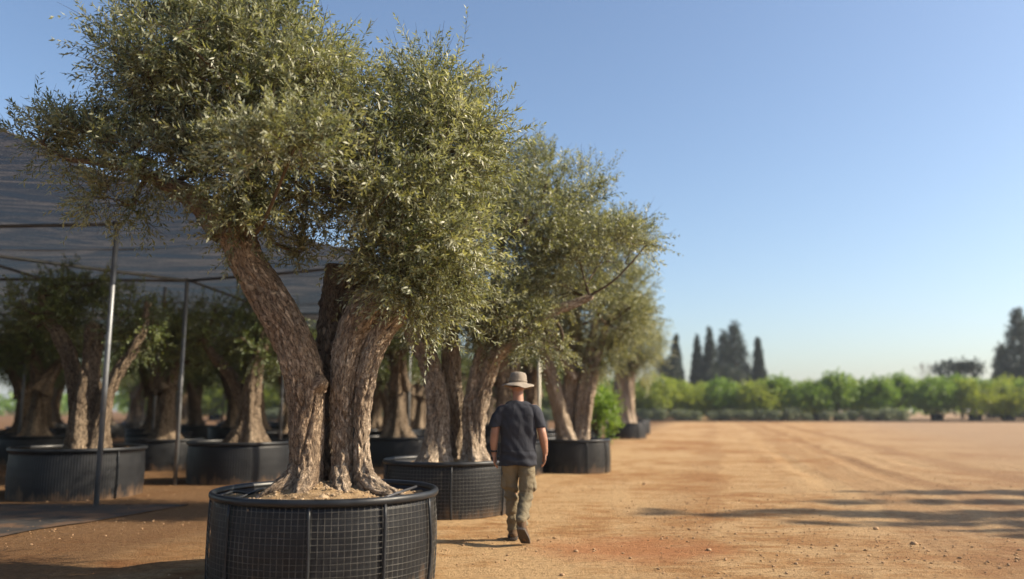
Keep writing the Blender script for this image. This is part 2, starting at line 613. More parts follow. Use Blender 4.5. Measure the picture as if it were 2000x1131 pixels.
def make_pot(loc, R, H, label, seed, cage=False, straps=(), ribs=0, rot=0, group=None, mound=.07, gravel=0, segs=240, bulge=.02, trunk_r=.3):
    root = empty('nursery_pot', loc, label, 'plant pot', group, rot)
    ph = seed * 1.7
    squash = lambda th: R * (.006 * np.cos(2 * th + ph) + .004 * np.cos(3 * th + 2 * ph) + .003 * np.cos(7 * th + ph))
    zz = np.linspace(-.03, H - .03, 12)
    prof = [(R * (.985 + bulge * math.sin(math.pi * (z + .03) / H)) - .012 + .004 * math.sin(z * 40), z) for z in zz]
    prof += [(R - .03, H - .03), (R - .032, H - .2)]
    mb = MB()
    lathe(mb, prof, segs if not ribs else ribs * 4, 0, .0022 if ribs else 0, ribs, squash)
    mb.build('tub', PLASTIC, root)
    mb = MB()
    tr = .026
    lathe(mb, [(R - .004 + tr * math.cos(a) * .9, H - .012 + tr * math.sin(a) * 1.15) for a in np.linspace(-math.pi, math.pi, 13)], segs, 0, 0, 0, squash)
    mb.build('rim', RIMP, root)
    # soil
    mb = MB()
    nr, ns = 26, 96
    V = []
    for a in range(nr):
        r = (R - .028) * a / (nr - 1)
        for b in range(ns):
            th = 2 * math.pi * b / ns
            x, y = r * math.cos(th), r * math.sin(th)
            h = H - .068 + mound * (.5 + .5 * math.cos(math.pi * min(1, r / (R * .85)))) + .03 * noise.noise((x * 3, y * 3, seed)) + .02 * noise.noise((x * 9, y * 9, seed + 5)) + .008 * noise.noise((x * 30, y * 30, seed))
            V.append((x, y, h))
    V = np.array(V)
    i, j = np.meshgrid(np.arange(nr - 1), np.arange(ns), indexing='ij')
    i, j = i.ravel(), j.ravel()
    j2 = (j + 1) % ns
    mb.add(V, np.stack([i * ns + j, (i + 1) * ns + j, (i + 1) * ns + j2, i * ns + j2], 1))
    mb.build('soil', SOIL, root)
    if gravel:
        g = V[RNG.integers(ns * 2, len(V) - ns, gravel)] + RNG.normal(size=(gravel, 3)) * np.array([.02, .02, .0])
        rr = .004 + RNG.random(gravel) ** 4 * .016
        o = pebble_field('gravel', g, rr, GRAVEL, root)
        o['kind'] = 'stuff'
    if cage:
        mb = MB()
        Rw = lambda z, th: R * (.985 + bulge * math.sin(math.pi * (z + .03) / H)) + .004 + float(squash(np.array(th)))
        nv = int(2 * math.pi * R / .047)
        for q in range(nv):
            th = 2 * math.pi * q / nv
            w = [(Rw(z, th) + .006 * noise.noise((th * 20, z * 9, seed)), z) for z in np.linspace(0.0, H - .035, 7)]
            tw = th + .0035 * np.array([noise.noise((th * 9, a * 7, seed)) for _, a in w])
            mb.tube([(r * math.cos(t_), r * math.sin(t_), z) for (r, z), t_ in zip(w, tw)], .0021, 3, cap=False)
        for z in np.arange(.02, H - .04, .045):
            pts = []
            for q in range(73):
                th = 2 * math.pi * q / 72
                pts.append(((Rw(z, th) + .002) * math.cos(th), (Rw(z, th) + .002) * math.sin(th), z + .004 * noise.noise((th * 5, z * 30, seed))))
            mb.tube(pts, .0021, 3, cap=False)
        mb.build('wire_cage', WIRE, root)
    for a in straps:
        th = math.radians(-90 + a)
        mb = MB()
        w = [(R * (.985 + bulge * math.sin(math.pi * (z + .03) / H)) + .010 + float(squash(np.array(th))), z) for z in np.linspace(-.02, H - .03, 8)]
        mb.tube([(r * math.cos(th) + .004 * math.sin(z * 9 + a), r * math.sin(th), z) for r, z in w], .0125, 8)
        mb.build('strap', RIMP, root)
    return root


# ------------------------------------------------------------------ trunks, limbs and crowns
def catmull(p, n):
    p = np.asarray(p, float)
    q = np.vstack([2 * p[0] - p[1], p, 2 * p[-1] - p[-2]])
    out = []
    L = len(p) - 1
    for k in range(n):
        t = k / (n - 1) * L
        i = min(int(t), L - 1)
        f = t - i
        a, b, c, d = q[i], q[i + 1], q[i + 2], q[i + 3]
        out.append(.5 * ((2 * b) + (-a + c) * f + (2 * a - 5 * b + 4 * c - d) * f * f + (-a + 3 * b - 3 * c + d) * f ** 3))
    return np.array(out)


def trunk_into(mb, pts, rings, segs, seed, lobe=.10, flare=.6, flare_h=.16, fur=.012, twist=1.0, fscale=1.0, toes=5, cap=True):
    """A gnarled stem along pts (x, y, z, r): lobed, furrowed, flaring into root toes at its foot."""
    c = catmull(pts, rings)
    ctr, rad = c[:, :3], np.maximum(c[:, 3], .004)
    t = unit(np.gradient(ctr, axis=0))
    s = np.concatenate([[0], np.cumsum(np.linalg.norm(np.diff(ctr, axis=0), axis=1))])
    a = np.array([1.0, 0, 0])
    A = []
    for i in range(rings):
        a = a - t[i] * np.dot(a, t[i])
        a /= np.linalg.norm(a)
        A.append(a)
    A = np.array(A)
    B = np.cross(t, A)
    th = np.linspace(0, 2 * np.pi, segs, endpoint=False)
    rs = random.Random(seed)
    ks = [(2, .5), (3, .8), (4, .7), (5, .6), (7, .4), (9, .25)]
    ph = [rs.random() * 6.28 for _ in ks]
    dr = [rs.uniform(-1, 1) for _ in ks]
    V = np.zeros((rings, segs, 3))
    BK = np.zeros((rings, segs, 3))
    tp = rs.random() * 6.28
    for i in range(rings):
        lob = sum(w * np.cos(k * (th + twist * s[i] * .5) + p + d * s[i] * 1.2) for (k, w), p, d in zip(ks, ph, dr))
        r = rad[i] * (1 + lobe * lob)
        e = math.exp(-s[i] / flare_h)
        if flare:
            toe = np.maximum(0, .45 + .55 * np.cos(toes * th + tp + .5 * np.sin(2 * th)))
            r = r * (1 + flare * e * (.35 + toe))
        r0 = rad[i]
        for j in range(segs):
            x, y = math.cos(th[j]), math.sin(th[j])
            q = Vector((x * r0 * 9 * fscale + seed, y * r0 * 9 * fscale, s[i] * 2.2 * fscale))
            f1 = abs(noise.noise(q))
            q2 = Vector((x * r0 * 30 * fscale, y * r0 * 30 * fscale + seed, s[i] * 9 * fscale))
            f2 = noise.noise(q2)
            q3 = Vector((x * r0 * 62 * fscale, y * r0 * 62 * fscale, s[i] * 21 * fscale + seed))
            f3 = abs(noise.noise(q3))
            r[j] += fur * (-1.5 * (max(0, .12 - f1) / .12) ** 1.5 + .75 * f2 + 1.1 * f3)
            BK[i, j] = (x * r0, y * r0, s[i])
        V[i] = ctr[i] + r[:, None] * (np.cos(th)[:, None] * A[i] + np.sin(th)[:, None] * B[i])
    i, j = np.meshgrid(np.arange(rings - 1), np.arange(segs), indexing='ij')
    i, j = i.ravel(), j.ravel()
    j2 = (j + 1) % segs
    f = np.stack([i * segs + j, i * segs + j2, (i + 1) * segs + j2, (i + 1) * segs + j], 1)
    b0 = mb.n
    mb.add(V.reshape(-1, 3), f, 0, BK.reshape(-1, 3))
    if cap:
        mb.add([ctr[-1] + t[-1] * rad[-1] * .15], np.zeros((0, 3), int), 0, [BK[-1].mean(0)])
        tip = mb.n - 1
        for j in range(segs):
            mb.f.append([b0 + (rings - 1) * segs + j, b0 + (rings - 1) * segs + (j + 1) % segs, tip])
            mb.mi.append(0)


def crown_points(ells, rng):
    """Clump centres inside ellipsoids: list of (centre, radii, count, clump radius)."""
    C, O, RC = [], [], []
    for c, r, n, rc in ells:
        c, r = np.array(c), np.array(r)
        d = unit(rng.normal(size=(n, 3)))
        rr = rng.random(n) ** .42
        C.append(c + d * rr[:, None] * r)
        O.append(unit(d * rr[:, None] / np.maximum(r, .1) * r.mean() + np.array([0, 0, .45])))
        RC.append(rc * rng.uniform(.7, 1.25, n))
    return np.concatenate(C), np.concatenate(O), np.concatenate(RC)


def twigs(C, O, RC, per, rng, tlen):
    n = len(C)
    k = np.repeat(np.arange(n), per)
    d = rng.normal(size=(len(k), 3))
    base = C[k] + d * RC[k][:, None] * .47
    dirn = unit(O[k] * .75 + d * .45 + rng.normal(size=d.shape) * .4 + np.array([0, 0, .15]))
    return base, dirn, rng.uniform(*tlen, len(k)), k


def leaf_quads(base, dirn, ln, pairs, L, Wd, rng, clump=None, nclump=1, droop=.15):
    n = len(base)
    s = (np.arange(pairs) + .6) / pairs
    ref = unit(np.cross(dirn, rng.normal(size=(n, 3))))
    ref2 = np.cross(dirn, ref)
    bend = unit(rng.normal(size=(n, 3))) * .25 + np.array([0, 0, -droop])
    V, T = [], []
    cl = rng.normal(size=nclump) * .15
    tw = rng.normal(size=n) * .10 + (cl[clump] if clump is not None else 0)
    for k in range(pairs):
        p = base + dirn * (ln * s[k])[:, None] + bend * (ln * s[k] ** 2)[:, None]
        ax = unit(dirn + bend * 2 * s[k])
        a0 = (math.pi / 2) * k
        for sgn in (0, math.pi):
            a = a0 + sgn + rng.normal(size=n) * .35
            rad = np.cos(a)[:, None] * ref + np.sin(a)[:, None] * ref2
            rad = unit(rad - ax * (rad * ax).sum(1)[:, None])
            op = rng.uniform(.55, 1.2, n) * (1.15 - .55 * s[k])
            ld = unit(ax * np.cos(op)[:, None] + rad * np.sin(op)[:, None] + np.array([0, 0, -.08]))
            nr = unit(ax - ld * (ax * ld).sum(1)[:, None] + rng.normal(size=(n, 3)) * .3)
            sd = unit(np.cross(ld, nr))
            l = L * rng.uniform(.65, 1.3, n) * (1.1 - .45 * s[k])
            w = Wd * rng.uniform(.8, 1.25, n)
            m = p + ld * (l * .48)[:, None]
            up = nr * (w * .22)[:, None]
            q = np.stack([p, m + sd * (w * .5)[:, None] + up, p + ld * l[:, None] - nr * (l * .06)[:, None], m - sd * (w * .5)[:, None] + up], 1)
            V.append(q)
            T.append(np.clip(.42 + tw + rng.normal(size=n) * .13 + .12 * (s[k] - .5), 0, 1))
    return np.concatenate(V), np.concatenate(T)


def stem_quads(base, dirn, ln, r):
    """Two crossed tapering strips per twig."""
    n = len(base)
    a = unit(np.cross(dirn, np.array([.3, .2, 1.0])))
    b = np.cross(dirn, a)
    out = []
    for v in (a, b):
        tip = base + dirn * ln[:, None]
        out.append(np.stack([base - v * r, base + v * r, tip + v * r * .4, tip - v * r * .4], 1))
    return np.concatenate(out)


def make_crown(ells, parent, leaf_mat, rng, per, pairs, L, Wd, tlen, limbs=None, branch_r=.012, hubs=24, drop=None, twig_r=.0022, name='crown'):
    C, O, RC = crown_points(ells, rng)
    if drop is not None:
        keep = np.array([not drop(c) for c in C])
        C, O, RC = C[keep], O[keep], RC[keep]
    base, dirn, ln, k = twigs(C, O, RC, per, rng, tlen)
    V, T = leaf_quads(base, dirn, ln, pairs, L, Wd, rng, k, len(C))
    SQ = stem_quads(base, dirn, ln, twig_r)
    allV = np.concatenate([V, SQ])
    mi = np.concatenate([np.zeros(len(V)), np.ones(len(SQ))])
    me = quads_mesh(name, allV, np.concatenate([T, np.zeros(len(SQ))]), mi)
    o = link(name, me, [leaf_mat, TWIG], parent, smooth=False)
    if limbs is not None:
        mb = MB()
        lt = np.array([l[:3] for l in limbs])
        # hubs by farthest-point picking
        idx = [int(rng.integers(len(C)))]
        dist = np.linalg.norm(C - C[idx[0]], axis=1)
        while len(idx) < min(hubs, len(C)):
            j = int(dist.argmax())
            idx.append(j)
            dist = np.minimum(dist, np.linalg.norm(C - C[j], axis=1))
        H = C[idx]

        def branch(a, b, r0, r1, sides, sag):
            m = (a + b) / 2 + rng.normal(size=3) * np.linalg.norm(b - a) * .10 + np.array([0, 0, -sag * np.linalg.norm(b - a)])
            pts = catmull([np.append(a, 0), np.append(m, 0), np.append(b, 0)], 8)[:, :3]
            mb.tube(pts, np.linspace(r0, r1, 8), sides, cap=False)
        src = []
        for h in H:
            j = int(np.linalg.norm(lt - h, axis=1).argmin())
            r0 = min(limbs[j][3] * .6, branch_r * 3.2)
            branch(lt[j], h, r0, branch_r, 6, .12)
            src.append(lt[j])
        src = np.array(src)
        for c in C:
            j = int(np.linalg.norm(H - c, axis=1).argmin())
            if np.linalg.norm(H[j] - c) > .03:
                a = H[j] if rng.random() < .6 else (H[j] * .6 + src[j] * .4)
                branch(a, c, branch_r * .75, branch_r * .28, 4, .08)
        mb.build('branches', TWIG, parent)
    return o


# px-space helpers for the crowns: everything gets its own distance and depth
def ell(px, py, rx, ry, Y, depth, n, rc):
    m = M2(Y) / math.cos(PITCH) * 1.0
    return (P(px, py, Y), (rx * m, depth, ry * m), n, rc)


def stem(path, Ys, base=None):
    """path [(px, py, half width px)] from foot to top, Ys the distance of each point."""
    out = []
    for (x, y, w), Y in zip(path, Ys):
        q = P(x, y, Y)
        out.append((q.x, q.y, q.z, w * M2(Y)))
    return out


def local(pts, root):
    return [(p[0] - root.location.x, p[1] - root.location.y, p[2] - root.location.z, p[3]) for p in pts]


def lell(es, root):
    return [(np.array(c) - np.array(root.location), r, n, rc) for c, r, n, rc in es]


# ---- first olive (nearest the camera)
POT1 = Vector((-1.53, 6.82, 0))
make_pot(POT1, .905, .725, 'nearest large black tub wrapped in a wire mesh cage with vertical straps', 1, cage=True,
         straps=(-77, -39, 5, 40, 74, 112, 148, 184, 220, 250), mound=.12, gravel=3200, segs=300, group='olive tubs of the front row')
T1 = empty('olive_tree', (-1.55, 6.8, .68), 'biggest and nearest old olive tree, leaning left trunk and split right trunk', 'tree', 'olive trees of the front row')
rng = np.random.default_rng(101)
mb = MB()
s1 = stem([(596, 985, 33), (597, 940, 31), (598, 890, 31), (598, 800, 34), (592, 735, 37), (571, 668, 38), (528, 587, 36), (486, 517, 33), (458, 455, 33), (432, 425, 32)], [6.82, 6.82, 6.8, 6.78, 6.76, 6.74, 6.7, 6.66, 6.62, 6.6])
trunk_into(mb, local(s1, T1), 190, 150, 3, lobe=.03, flare=.2, flare_h=.10, fur=.015, twist=.4, toes=5)
for k, (path, Ys) in enumerate((([(594, 905, 24), (576, 938, 25), (550, 957, 21), (518, 974, 14), (488, 990, 7)], [6.82, 6.77, 6.70, 6.64, 6.58]),
                                ([(600, 915, 24), (598, 948, 22), (588, 967, 17), (582, 985, 9)], [6.78, 6.68, 6.58, 6.50]))):
    trunk_into(mb, local(stem(path, Ys), T1), 44, 54, 91 + k, lobe=.07, flare=0, fur=.018)
s1b = stem([(440, 450, 34), (410, 415, 28), (375, 385, 22), (335, 365, 17), (290, 345, 11), (230, 325, 7), (130, 310, 4)], [6.6, 6.6, 6.6, 6.6, 6.6, 6.55, 6.5])
trunk_into(mb, local(s1b, T1), 50, 40, 4, lobe=.07, flare=0, fur=.008)
s1c = stem([(452, 470, 36), (470, 430, 32), (482, 395, 27), (492, 350, 20), (510, 290, 13), (540, 210, 8)], [6.6, 6.62, 6.65, 6.7, 6.8, 6.9])
trunk_into(mb, local(s1c, T1), 50, 44, 5, lobe=.08, flare=0, fur=.009)
mb.build('trunk', BARK, T1, attr='bark')
# stub of a sawn branch on the inner side of the leaning trunk
mb = MB()
trunk_into(mb, local(stem([(618, 754, 15), (625, 748, 14), (630, 744, 12), (633, 742, 9)], [6.70, 6.66, 6.635, 6.625]), T1), 14, 30, 8, lobe=.10, flare=.3, flare_h=.03, fur=.006)
mb.build('knot', BARK, T1, attr='bark')
mb = MB()
s2 = stem([(669, 985, 23), (668, 940, 21), (668, 870, 20), (668, 800, 21), (675, 715, 27), (692, 650, 32), (722, 605, 38), (760, 565, 36), (790, 525, 28), (815, 470, 20), (830, 400, 13), (830, 300, 7)], [6.85, 6.85, 6.85, 6.85, 6.85, 6.85, 6.86, 6.88, 6.9, 6.95, 7.0, 7.0])
trunk_into(mb, local(s2, T1), 190, 140, 13, lobe=.035, flare=.3, flare_h=.10, fur=.015, twist=.3, toes=4)
s3 = stem([(713, 985, 20), (709, 940, 17), (707, 870, 15), (708, 800, 16), (720, 715, 19), (744, 650, 23), (770, 610, 27), (800, 575, 25), (850, 530, 18), (890, 470, 10)], [6.83, 6.83, 6.82, 6.82, 6.82, 6.83, 6.86, 6.9, 6.95, 7.0])
trunk_into(mb, local(s3, T1), 170, 120, 17, lobe=.035, flare=.35, flare_h=.12, fur=.014, twist=.3, toes=5)
for k, (path, Ys) in enumerate((([(708, 900, 13), (716, 930, 15), (738, 952, 13), (768, 966, 9), (800, 975, 4)], [6.84, 6.8, 6.74, 6.7, 6.66]),
                                ([(668, 915, 17), (668, 945, 16), (672, 964, 12), (676, 980, 6)], [6.82, 6.74, 6.66, 6.58]))):
    trunk_into(mb, local(stem(path, Ys), T1), 44, 50, 97 + k, lobe=.07, flare=0, fur=.018)
mb.build('trunk', BARK_P, T1, attr='bark')
mb = MB()
s4 = stem([(650, 960, 22), (652, 880, 22), (656, 790, 26), (662, 700, 42), (668, 620, 42), (674, 560, 41), (678, 522, 39)], [7.1, 7.12, 7.14, 7.15, 7.16, 7.17, 7.17])
trunk_into(mb, local(s4, T1), 100, 110, 23, lobe=.09, flare=.2, fur=.03, fscale=.8)
mb.build('dead_stump', BARK_D, T1, attr='bark')
e1 = [ell(560, 290, 105, 45, 5.55, .25, 12, .15), ell(445, 150, 195, 140, 6.75, 1.15, 95, .24), ell(310, 180, 65, 88, 6.65, .8, 34, .2), ell(440, 25, 150, 40, 6.8, .7, 24, .2),
      ell(560, 200, 135, 165, 6.75, 1.2, 66, .24), ell(310, 310, 100, 60, 6.5, .6, 22, .19), ell(500, 330, 140, 80, 6.5, .9, 36, .22),
      ell(78, 275, 42, 26, 6.55, .3, 7, .14), ell(170, 285, 55, 35, 6.55, .45, 11, .16), ell(215, 385, 60, 16, 6.5, .3, 5, .13), ell(485, 420, 60, 36, 6.45, .35, 12, .16),
      ell(625, 140, 45, 60, 6.8, .6, 10, .2), ell(590, 485, 35, 20, 6.9, .25, 4, .13),
      ell(722, 262, 70, 72, 7.0, .9, 24, .21), ell(835, 210, 80, 75, 7.1, .8, 32, .22), ell(880, 290, 95, 100, 7.1, .9, 42, .22), ell(790, 370, 140, 120, 7.0, 1.15, 60, .24),
      ell(855, 470, 95, 95, 6.95, .9, 40, .22), ell(790, 515, 60, 60, 6.8, .6, 24, .19), ell(835, 570, 65, 42, 6.8, .55, 20, .18), ell(690, 395, 60, 50, 6.9, .6, 12, .2),
      ell(955, 275, 28, 45, 7.1, .4, 6, .16)]
limbs1 = [l for s in (s1b[2:], s1c[2:], s2[8:], s3[7:]) for l in local(s, T1)]
make_crown(lell(e1, T1), T1, LEAF, rng, 15, 8, .072, .0150, (.16, .33), limbs1, .009, 46)

# bar lying over the rim, loose rock on the soil
mb = MB()
qa, qb = P(735, 981, 6.25), P(813, 944, 7.0)
qa.z, qb.z = .70, .735
mb.tube([qa, qa.lerp(qb, .5), qb], .011, 8)
tag(mb.build('metal_bar', DARKSTEEL), 'thin dark metal bar lying across the soil and rim of the nearest tub', 'metal bar')
q = P(631, 958, 6.42)
o = link('rock', stone_verts(.05, 41), GRAVEL, loc=(q.x, q.y, .70))
tag(o, 'fist sized rock on the soil between the two trunks of the nearest olive', 'rock')

# drip hose coiled on the soil of the nearest tub
mb = MB()
hp = [P(428, 968, 6.55), P(455, 958, 6.7), P(480, 948, 6.85), P(500, 944, 6.98), P(515, 948, 7.05), P(500, 955, 6.8), P(470, 962, 6.62), P(445, 972, 6.45)]
hp = [(p.x, p.y, .70 + .02 * math.sin(i * 1.7)) for i, p in enumerate(hp)]
mb.tube(catmull([(*p, 0) for p in hp], 50)[:, :3], .011, 7)
tag(mb.build('drip_hose', RIMP), 'black drip hose looped on the soil at the left rim of the nearest tub', 'hose')

# ---- second olive
POT2 = Vector((-.90, 11.35, 0))
make_pot(POT2, .87, .70, 'black wire caged tub half hidden behind the walking man', 2, cage=True, straps=(-62, 8, 62, 100, 150, 210, 250), mound=.08, gravel=900, segs=240, group='olive tubs of the front row')
T2 = empty('olive_tree', (-.80, 11.35, .68), 'second olive of the front row, several stems and a long bare limb reaching right', 'tree', 'olive trees of the front row')
rng = np.random.default_rng(202)
mb = MB()
t2 = [stem([(848, 905, 30), (853, 862, 29), (856, 800, 27), (846, 730, 25), (822, 670, 24), (800, 630, 22), (790, 580, 12)], [11.2, 11.25, 11.3, 11.35, 11.35, 11.35, 11.4]),
      stem([(890, 905, 22), (890, 830, 22), (886, 760, 21), (882, 700, 21), (880, 650, 19), (885, 590, 11), (895, 500, 6)], [11.5] * 7),
      stem([(930, 905, 25), (925, 862, 23), (922, 800, 21), (932, 740, 20), (945, 690, 22), (958, 640, 20), (965, 560, 11), (985, 450, 6)], [11.1, 11.2, 11.25, 11.25, 11.25, 11.3, 11.35, 11.4]),
      stem([(932, 870, 15), (936, 800, 20), (950, 740, 19), (968, 695, 18), (1000, 668, 16), (1035, 635, 14.5), (1075, 610, 13), (1115, 595, 11), (1150, 580, 8), (1152, 578, 6)], [11.2, 11.2, 11.2, 11.1, 11.05, 11.0, 11.0, 11.0, 11.0, 11.0])]
t2 = [[(x, y, z - (.10 if j == 0 else 0), r * .76) for j, (x, y, z, r) in enumerate(s)] for s in t2]
for i, s in enumerate(t2):
    trunk_into(mb, local(s, T2), 90, 72, 31 + i, lobe=.08, flare=(.95, .3, 1.1, .2)[i], flare_h=.19, fur=.022, toes=6)
mb.build('trunk', BARK_P, T2, attr='bark')
e2 = [ell(980, 470, 120, 130, 11.3, 1.2, 52, .26), ell(1060, 400, 85, 90, 11.3, 1.0, 34, .25), ell(900, 610, 110, 55, 11.2, .9, 30, .22), ell(1000, 600, 100, 60, 11.1, .9, 30, .22),
      ell(1090, 520, 95, 75, 11.2, .9, 32, .23), ell(1180, 480, 75, 70, 11.1, .7, 15, .2), ell(1160, 400, 70, 65, 11.2, .7, 15, .2), ell(1235, 465, 40, 30, 11.1, .35, 4, .16),
      ell(840, 560, 80, 50, 11.4, .8, 16, .22), ell(920, 400, 90, 90, 11.5, .8, 16, .24), ell(1045, 330, 50, 35, 11.3, .5, 8, .18), ell(1060, 660, 50, 30, 11.0, .4, 7, .17)]
limbs2 = [l for s in (t2[0][4:], t2[1][4:], t2[2][5:], t2[3][5:]) for l in local(s, T2)]
make_crown(lell(e2, T2), T2, LEAF, rng, 20, 7, .072, .016, (.18, .36), limbs2, .010, 30)

# ---- third olive
POT3 = Vector((1.42, 18.5, 0))
make_pot(POT3, .80, .72, 'black wire caged tub right of the walking man, sunlit on its right end', 3, cage=True, straps=(-50, 15, 55, 110, 180, 250), mound=.08, segs=160, group='olive tubs of the front row')
T3 = empty('olive_tree', (1.42, 18.5, .68), 'third olive of the front row, four pale stems spreading from its tub', 'tree', 'olive trees of the front row')
rng = np.random.default_rng(303)
mb = MB()
t3 = [stem([(1108, 865, 20), (1098, 820, 19), (1084, 765, 18), (1070, 715, 16), (1058, 660, 10)], [18.3] * 5),
      stem([(1116, 865, 20), (1112, 800, 20), (1116, 740, 20), (1122, 680, 17), (1125, 600, 9)], [18.6] * 5),
      stem([(1132, 865, 17), (1136, 800, 15), (1145, 740, 15), (1152, 690, 13), (1165, 620, 7)], [18.4] * 5),
      stem([(1138, 865, 13), (1147, 800, 12), (1158, 740, 12), (1166, 700, 10), (1185, 630, 6)], [18.3] * 5),
      stem([(1122, 740, 9), (1100, 700, 8), (1080, 660, 7), (1060, 620, 5)], [18.2] * 4)]
t3 = [[(x, y, z, r * .82) for x, y, z, r in s] for s in t3]
for i, s in enumerate(t3):
    trunk_into(mb, local(s, T3), 56, 48, 51 + i, lobe=.07, flare=.3 if i < 4 else 0, flare_h=.2, fur=.02)
mb.build('trunk', BARK_P, T3, attr='bark')
e3 = [ell(1130, 600, 105, 90, 18.5, 1.6, 60, .32), ell(1210, 600, 62, 78, 18.4, 1.2, 46, .3), ell(1070, 640, 60, 50, 18.3, 1.0, 22, .28), ell(1180, 690, 50, 28, 18.3, .6, 14, .25), ell(1120, 480, 70, 80, 18.6, 1.2, 30, .32), ell(1205, 490, 55, 65, 18.6, 1.0, 24, .28)]
make_crown(lell(e3, T3), T3, LEAF, rng, 22, 7, .08, .021, (.2, .42), [l for s in t3 for l in local(s[3:], T3)], .012, 22)

# ---- fourth olive and the one behind it
POT4 = Vector((5.45, 39.2, 0))
make_pot(POT4, .98, .75, 'distant black tub at the far end of the olive row', 4, straps=(-40, 30, 80), segs=96, group='olive tubs of the front row')
T4 = empty('olive_tree', (5.45, 39.2, .7), 'last rounded olive at the far end of the row', 'tree', 'olive trees of the front row')
rng = np.random.default_rng(404)
mb = MB()
t4 = [stem([(1212, 832, 17), (1214, 780, 15), (1216, 730, 16), (1212, 690, 13), (1205, 640, 8)], [39.2] * 5),
      stem([(1226, 832, 13), (1226, 780, 12), (1230, 730, 12), (1240, 690, 10), (1250, 640, 6)], [39.0] * 5)]
for i, s in enumerate(t4):
    trunk_into(mb, local(s, T4), 40, 36, 61 + i, lobe=.09, flare=.4, flare_h=.25, fur=.02)
mb.build('trunk', BARK_P, T4, attr='bark')
e4 = [ell(1225, 650, 60, 65, 39.2, 2.0, 50, .45), ell(1264, 670, 28, 70, 39, 1.6, 34, .4), ell(1190, 690, 40, 40, 39, 1.4, 18, .4), ell(1215, 590, 48, 34, 39.2, 1.4, 20, .42), ell(1255, 720, 32, 22, 39, .8, 8, .35)]
make_crown(lell(e4, T4), T4, LEAF, rng, 22, 6, .12, .034, (.3, .6), [l for s in t4 for l in local(s[3:], T4)], .02, 14)
make_pot(Vector((7.0, 46.5, 0)), .9, .8, 'small dark tub peeping out behind the far end of the olive row', 5, segs=64)


# ------------------------------------------------------------------ background olives under the net
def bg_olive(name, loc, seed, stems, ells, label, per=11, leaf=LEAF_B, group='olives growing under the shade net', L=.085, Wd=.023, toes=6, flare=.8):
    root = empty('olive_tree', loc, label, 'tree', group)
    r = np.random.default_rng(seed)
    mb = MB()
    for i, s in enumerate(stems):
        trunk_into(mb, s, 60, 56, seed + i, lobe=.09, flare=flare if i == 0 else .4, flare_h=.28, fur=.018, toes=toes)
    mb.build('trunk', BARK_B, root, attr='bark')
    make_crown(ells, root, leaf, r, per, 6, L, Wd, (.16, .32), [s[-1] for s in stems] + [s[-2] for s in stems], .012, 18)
    return root


# the three-stemmed one in the left tub
make_pot(Vector((-7.12, 13.45, 0)), 1.0, .77, 'black ribbed tub in front of the nearest steel post', 7, ribs=150, straps=(62,), mound=.05, gravel=300, group='tubs under the shade net')
TA_Y = 13.4
TA = empty('olive_tree', (-7.1, TA_Y, .72), 'pollarded olive with three thick stems, the middle one sawn off', 'tree', 'olives growing under the shade net')
sa = [stem([(172, 885, 40), (170, 850, 37), (170, 800, 31), (174, 740, 22), (180, 690, 19), (183, 645, 19), (183, 640, 17)], [13.3] * 7),
      stem([(152, 885, 22), (152, 830, 20), (150, 770, 18), (140, 710, 17), (122, 665, 15), (95, 620, 11), (75, 570, 7)], [13.5] * 7),
      stem([(190, 885, 22), (195, 835, 18), (207, 775, 15), (228, 730, 13), (255, 690, 11), (280, 640, 9), (290, 590, 6)], [13.2] * 7)]
sa = [[(x, y, z, r * .84) for x, y, z, r in s] for s in sa]
mb = MB()
for i, s in enumerate(sa):
    trunk_into(mb, local(s, TA), 70, 64, 71 + i, lobe=.09, flare=.35, flare_h=.3, fur=.022)
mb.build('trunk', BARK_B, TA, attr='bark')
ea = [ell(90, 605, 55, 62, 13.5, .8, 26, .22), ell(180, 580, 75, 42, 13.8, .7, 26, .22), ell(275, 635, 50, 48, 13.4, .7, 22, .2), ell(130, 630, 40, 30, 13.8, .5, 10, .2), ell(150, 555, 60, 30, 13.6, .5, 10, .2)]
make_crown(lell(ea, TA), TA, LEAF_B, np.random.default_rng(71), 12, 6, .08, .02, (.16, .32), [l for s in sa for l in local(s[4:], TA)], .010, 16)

# the flared-root one right of it
make_pot(Vector((-5.35, 16.1, 0)), .98, .76, 'black tub left of the leaning trunk, its olive rising on spread roots', 8, ribs=130, mound=.05, group='tubs under the shade net')
TB = empty('olive_tree', (-5.3, 16.1, .72), 'olive with a fluted trunk spreading into toe like roots under the net', 'tree', 'olives growing under the shade net')
sb = [stem([(480, 880, 34), (483, 848, 28), (486, 815, 22), (492, 760, 20), (500, 715, 17), (515, 670, 11), (525, 620, 7)], [16.0] * 7),
      stem([(478, 800, 14), (462, 750, 15), (440, 718, 13), (418, 695, 11), (395, 660, 7)], [16.1] * 5)]
mb = MB()
sb = [[(x, y, z, r * .8) for x, y, z, r in q_] for q_ in sb]
trunk_into(mb, local(sb[0], TB), 80, 96, 81, lobe=.09, flare=1.0, flare_h=.3, fur=.022, toes=7)
trunk_into(mb, local(sb[1], TB), 40, 40, 82, lobe=.08, flare=0, fur=.012)
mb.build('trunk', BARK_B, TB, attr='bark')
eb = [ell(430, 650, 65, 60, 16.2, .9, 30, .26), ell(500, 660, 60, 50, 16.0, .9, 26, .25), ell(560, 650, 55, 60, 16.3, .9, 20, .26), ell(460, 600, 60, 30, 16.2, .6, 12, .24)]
make_crown(lell(eb, TB), TB, LEAF_B, np.random.default_rng(81), 12, 6, .085, .023, (.18, .34), [l for s in sb for l in local(s[3:], TB)], .011, 16)

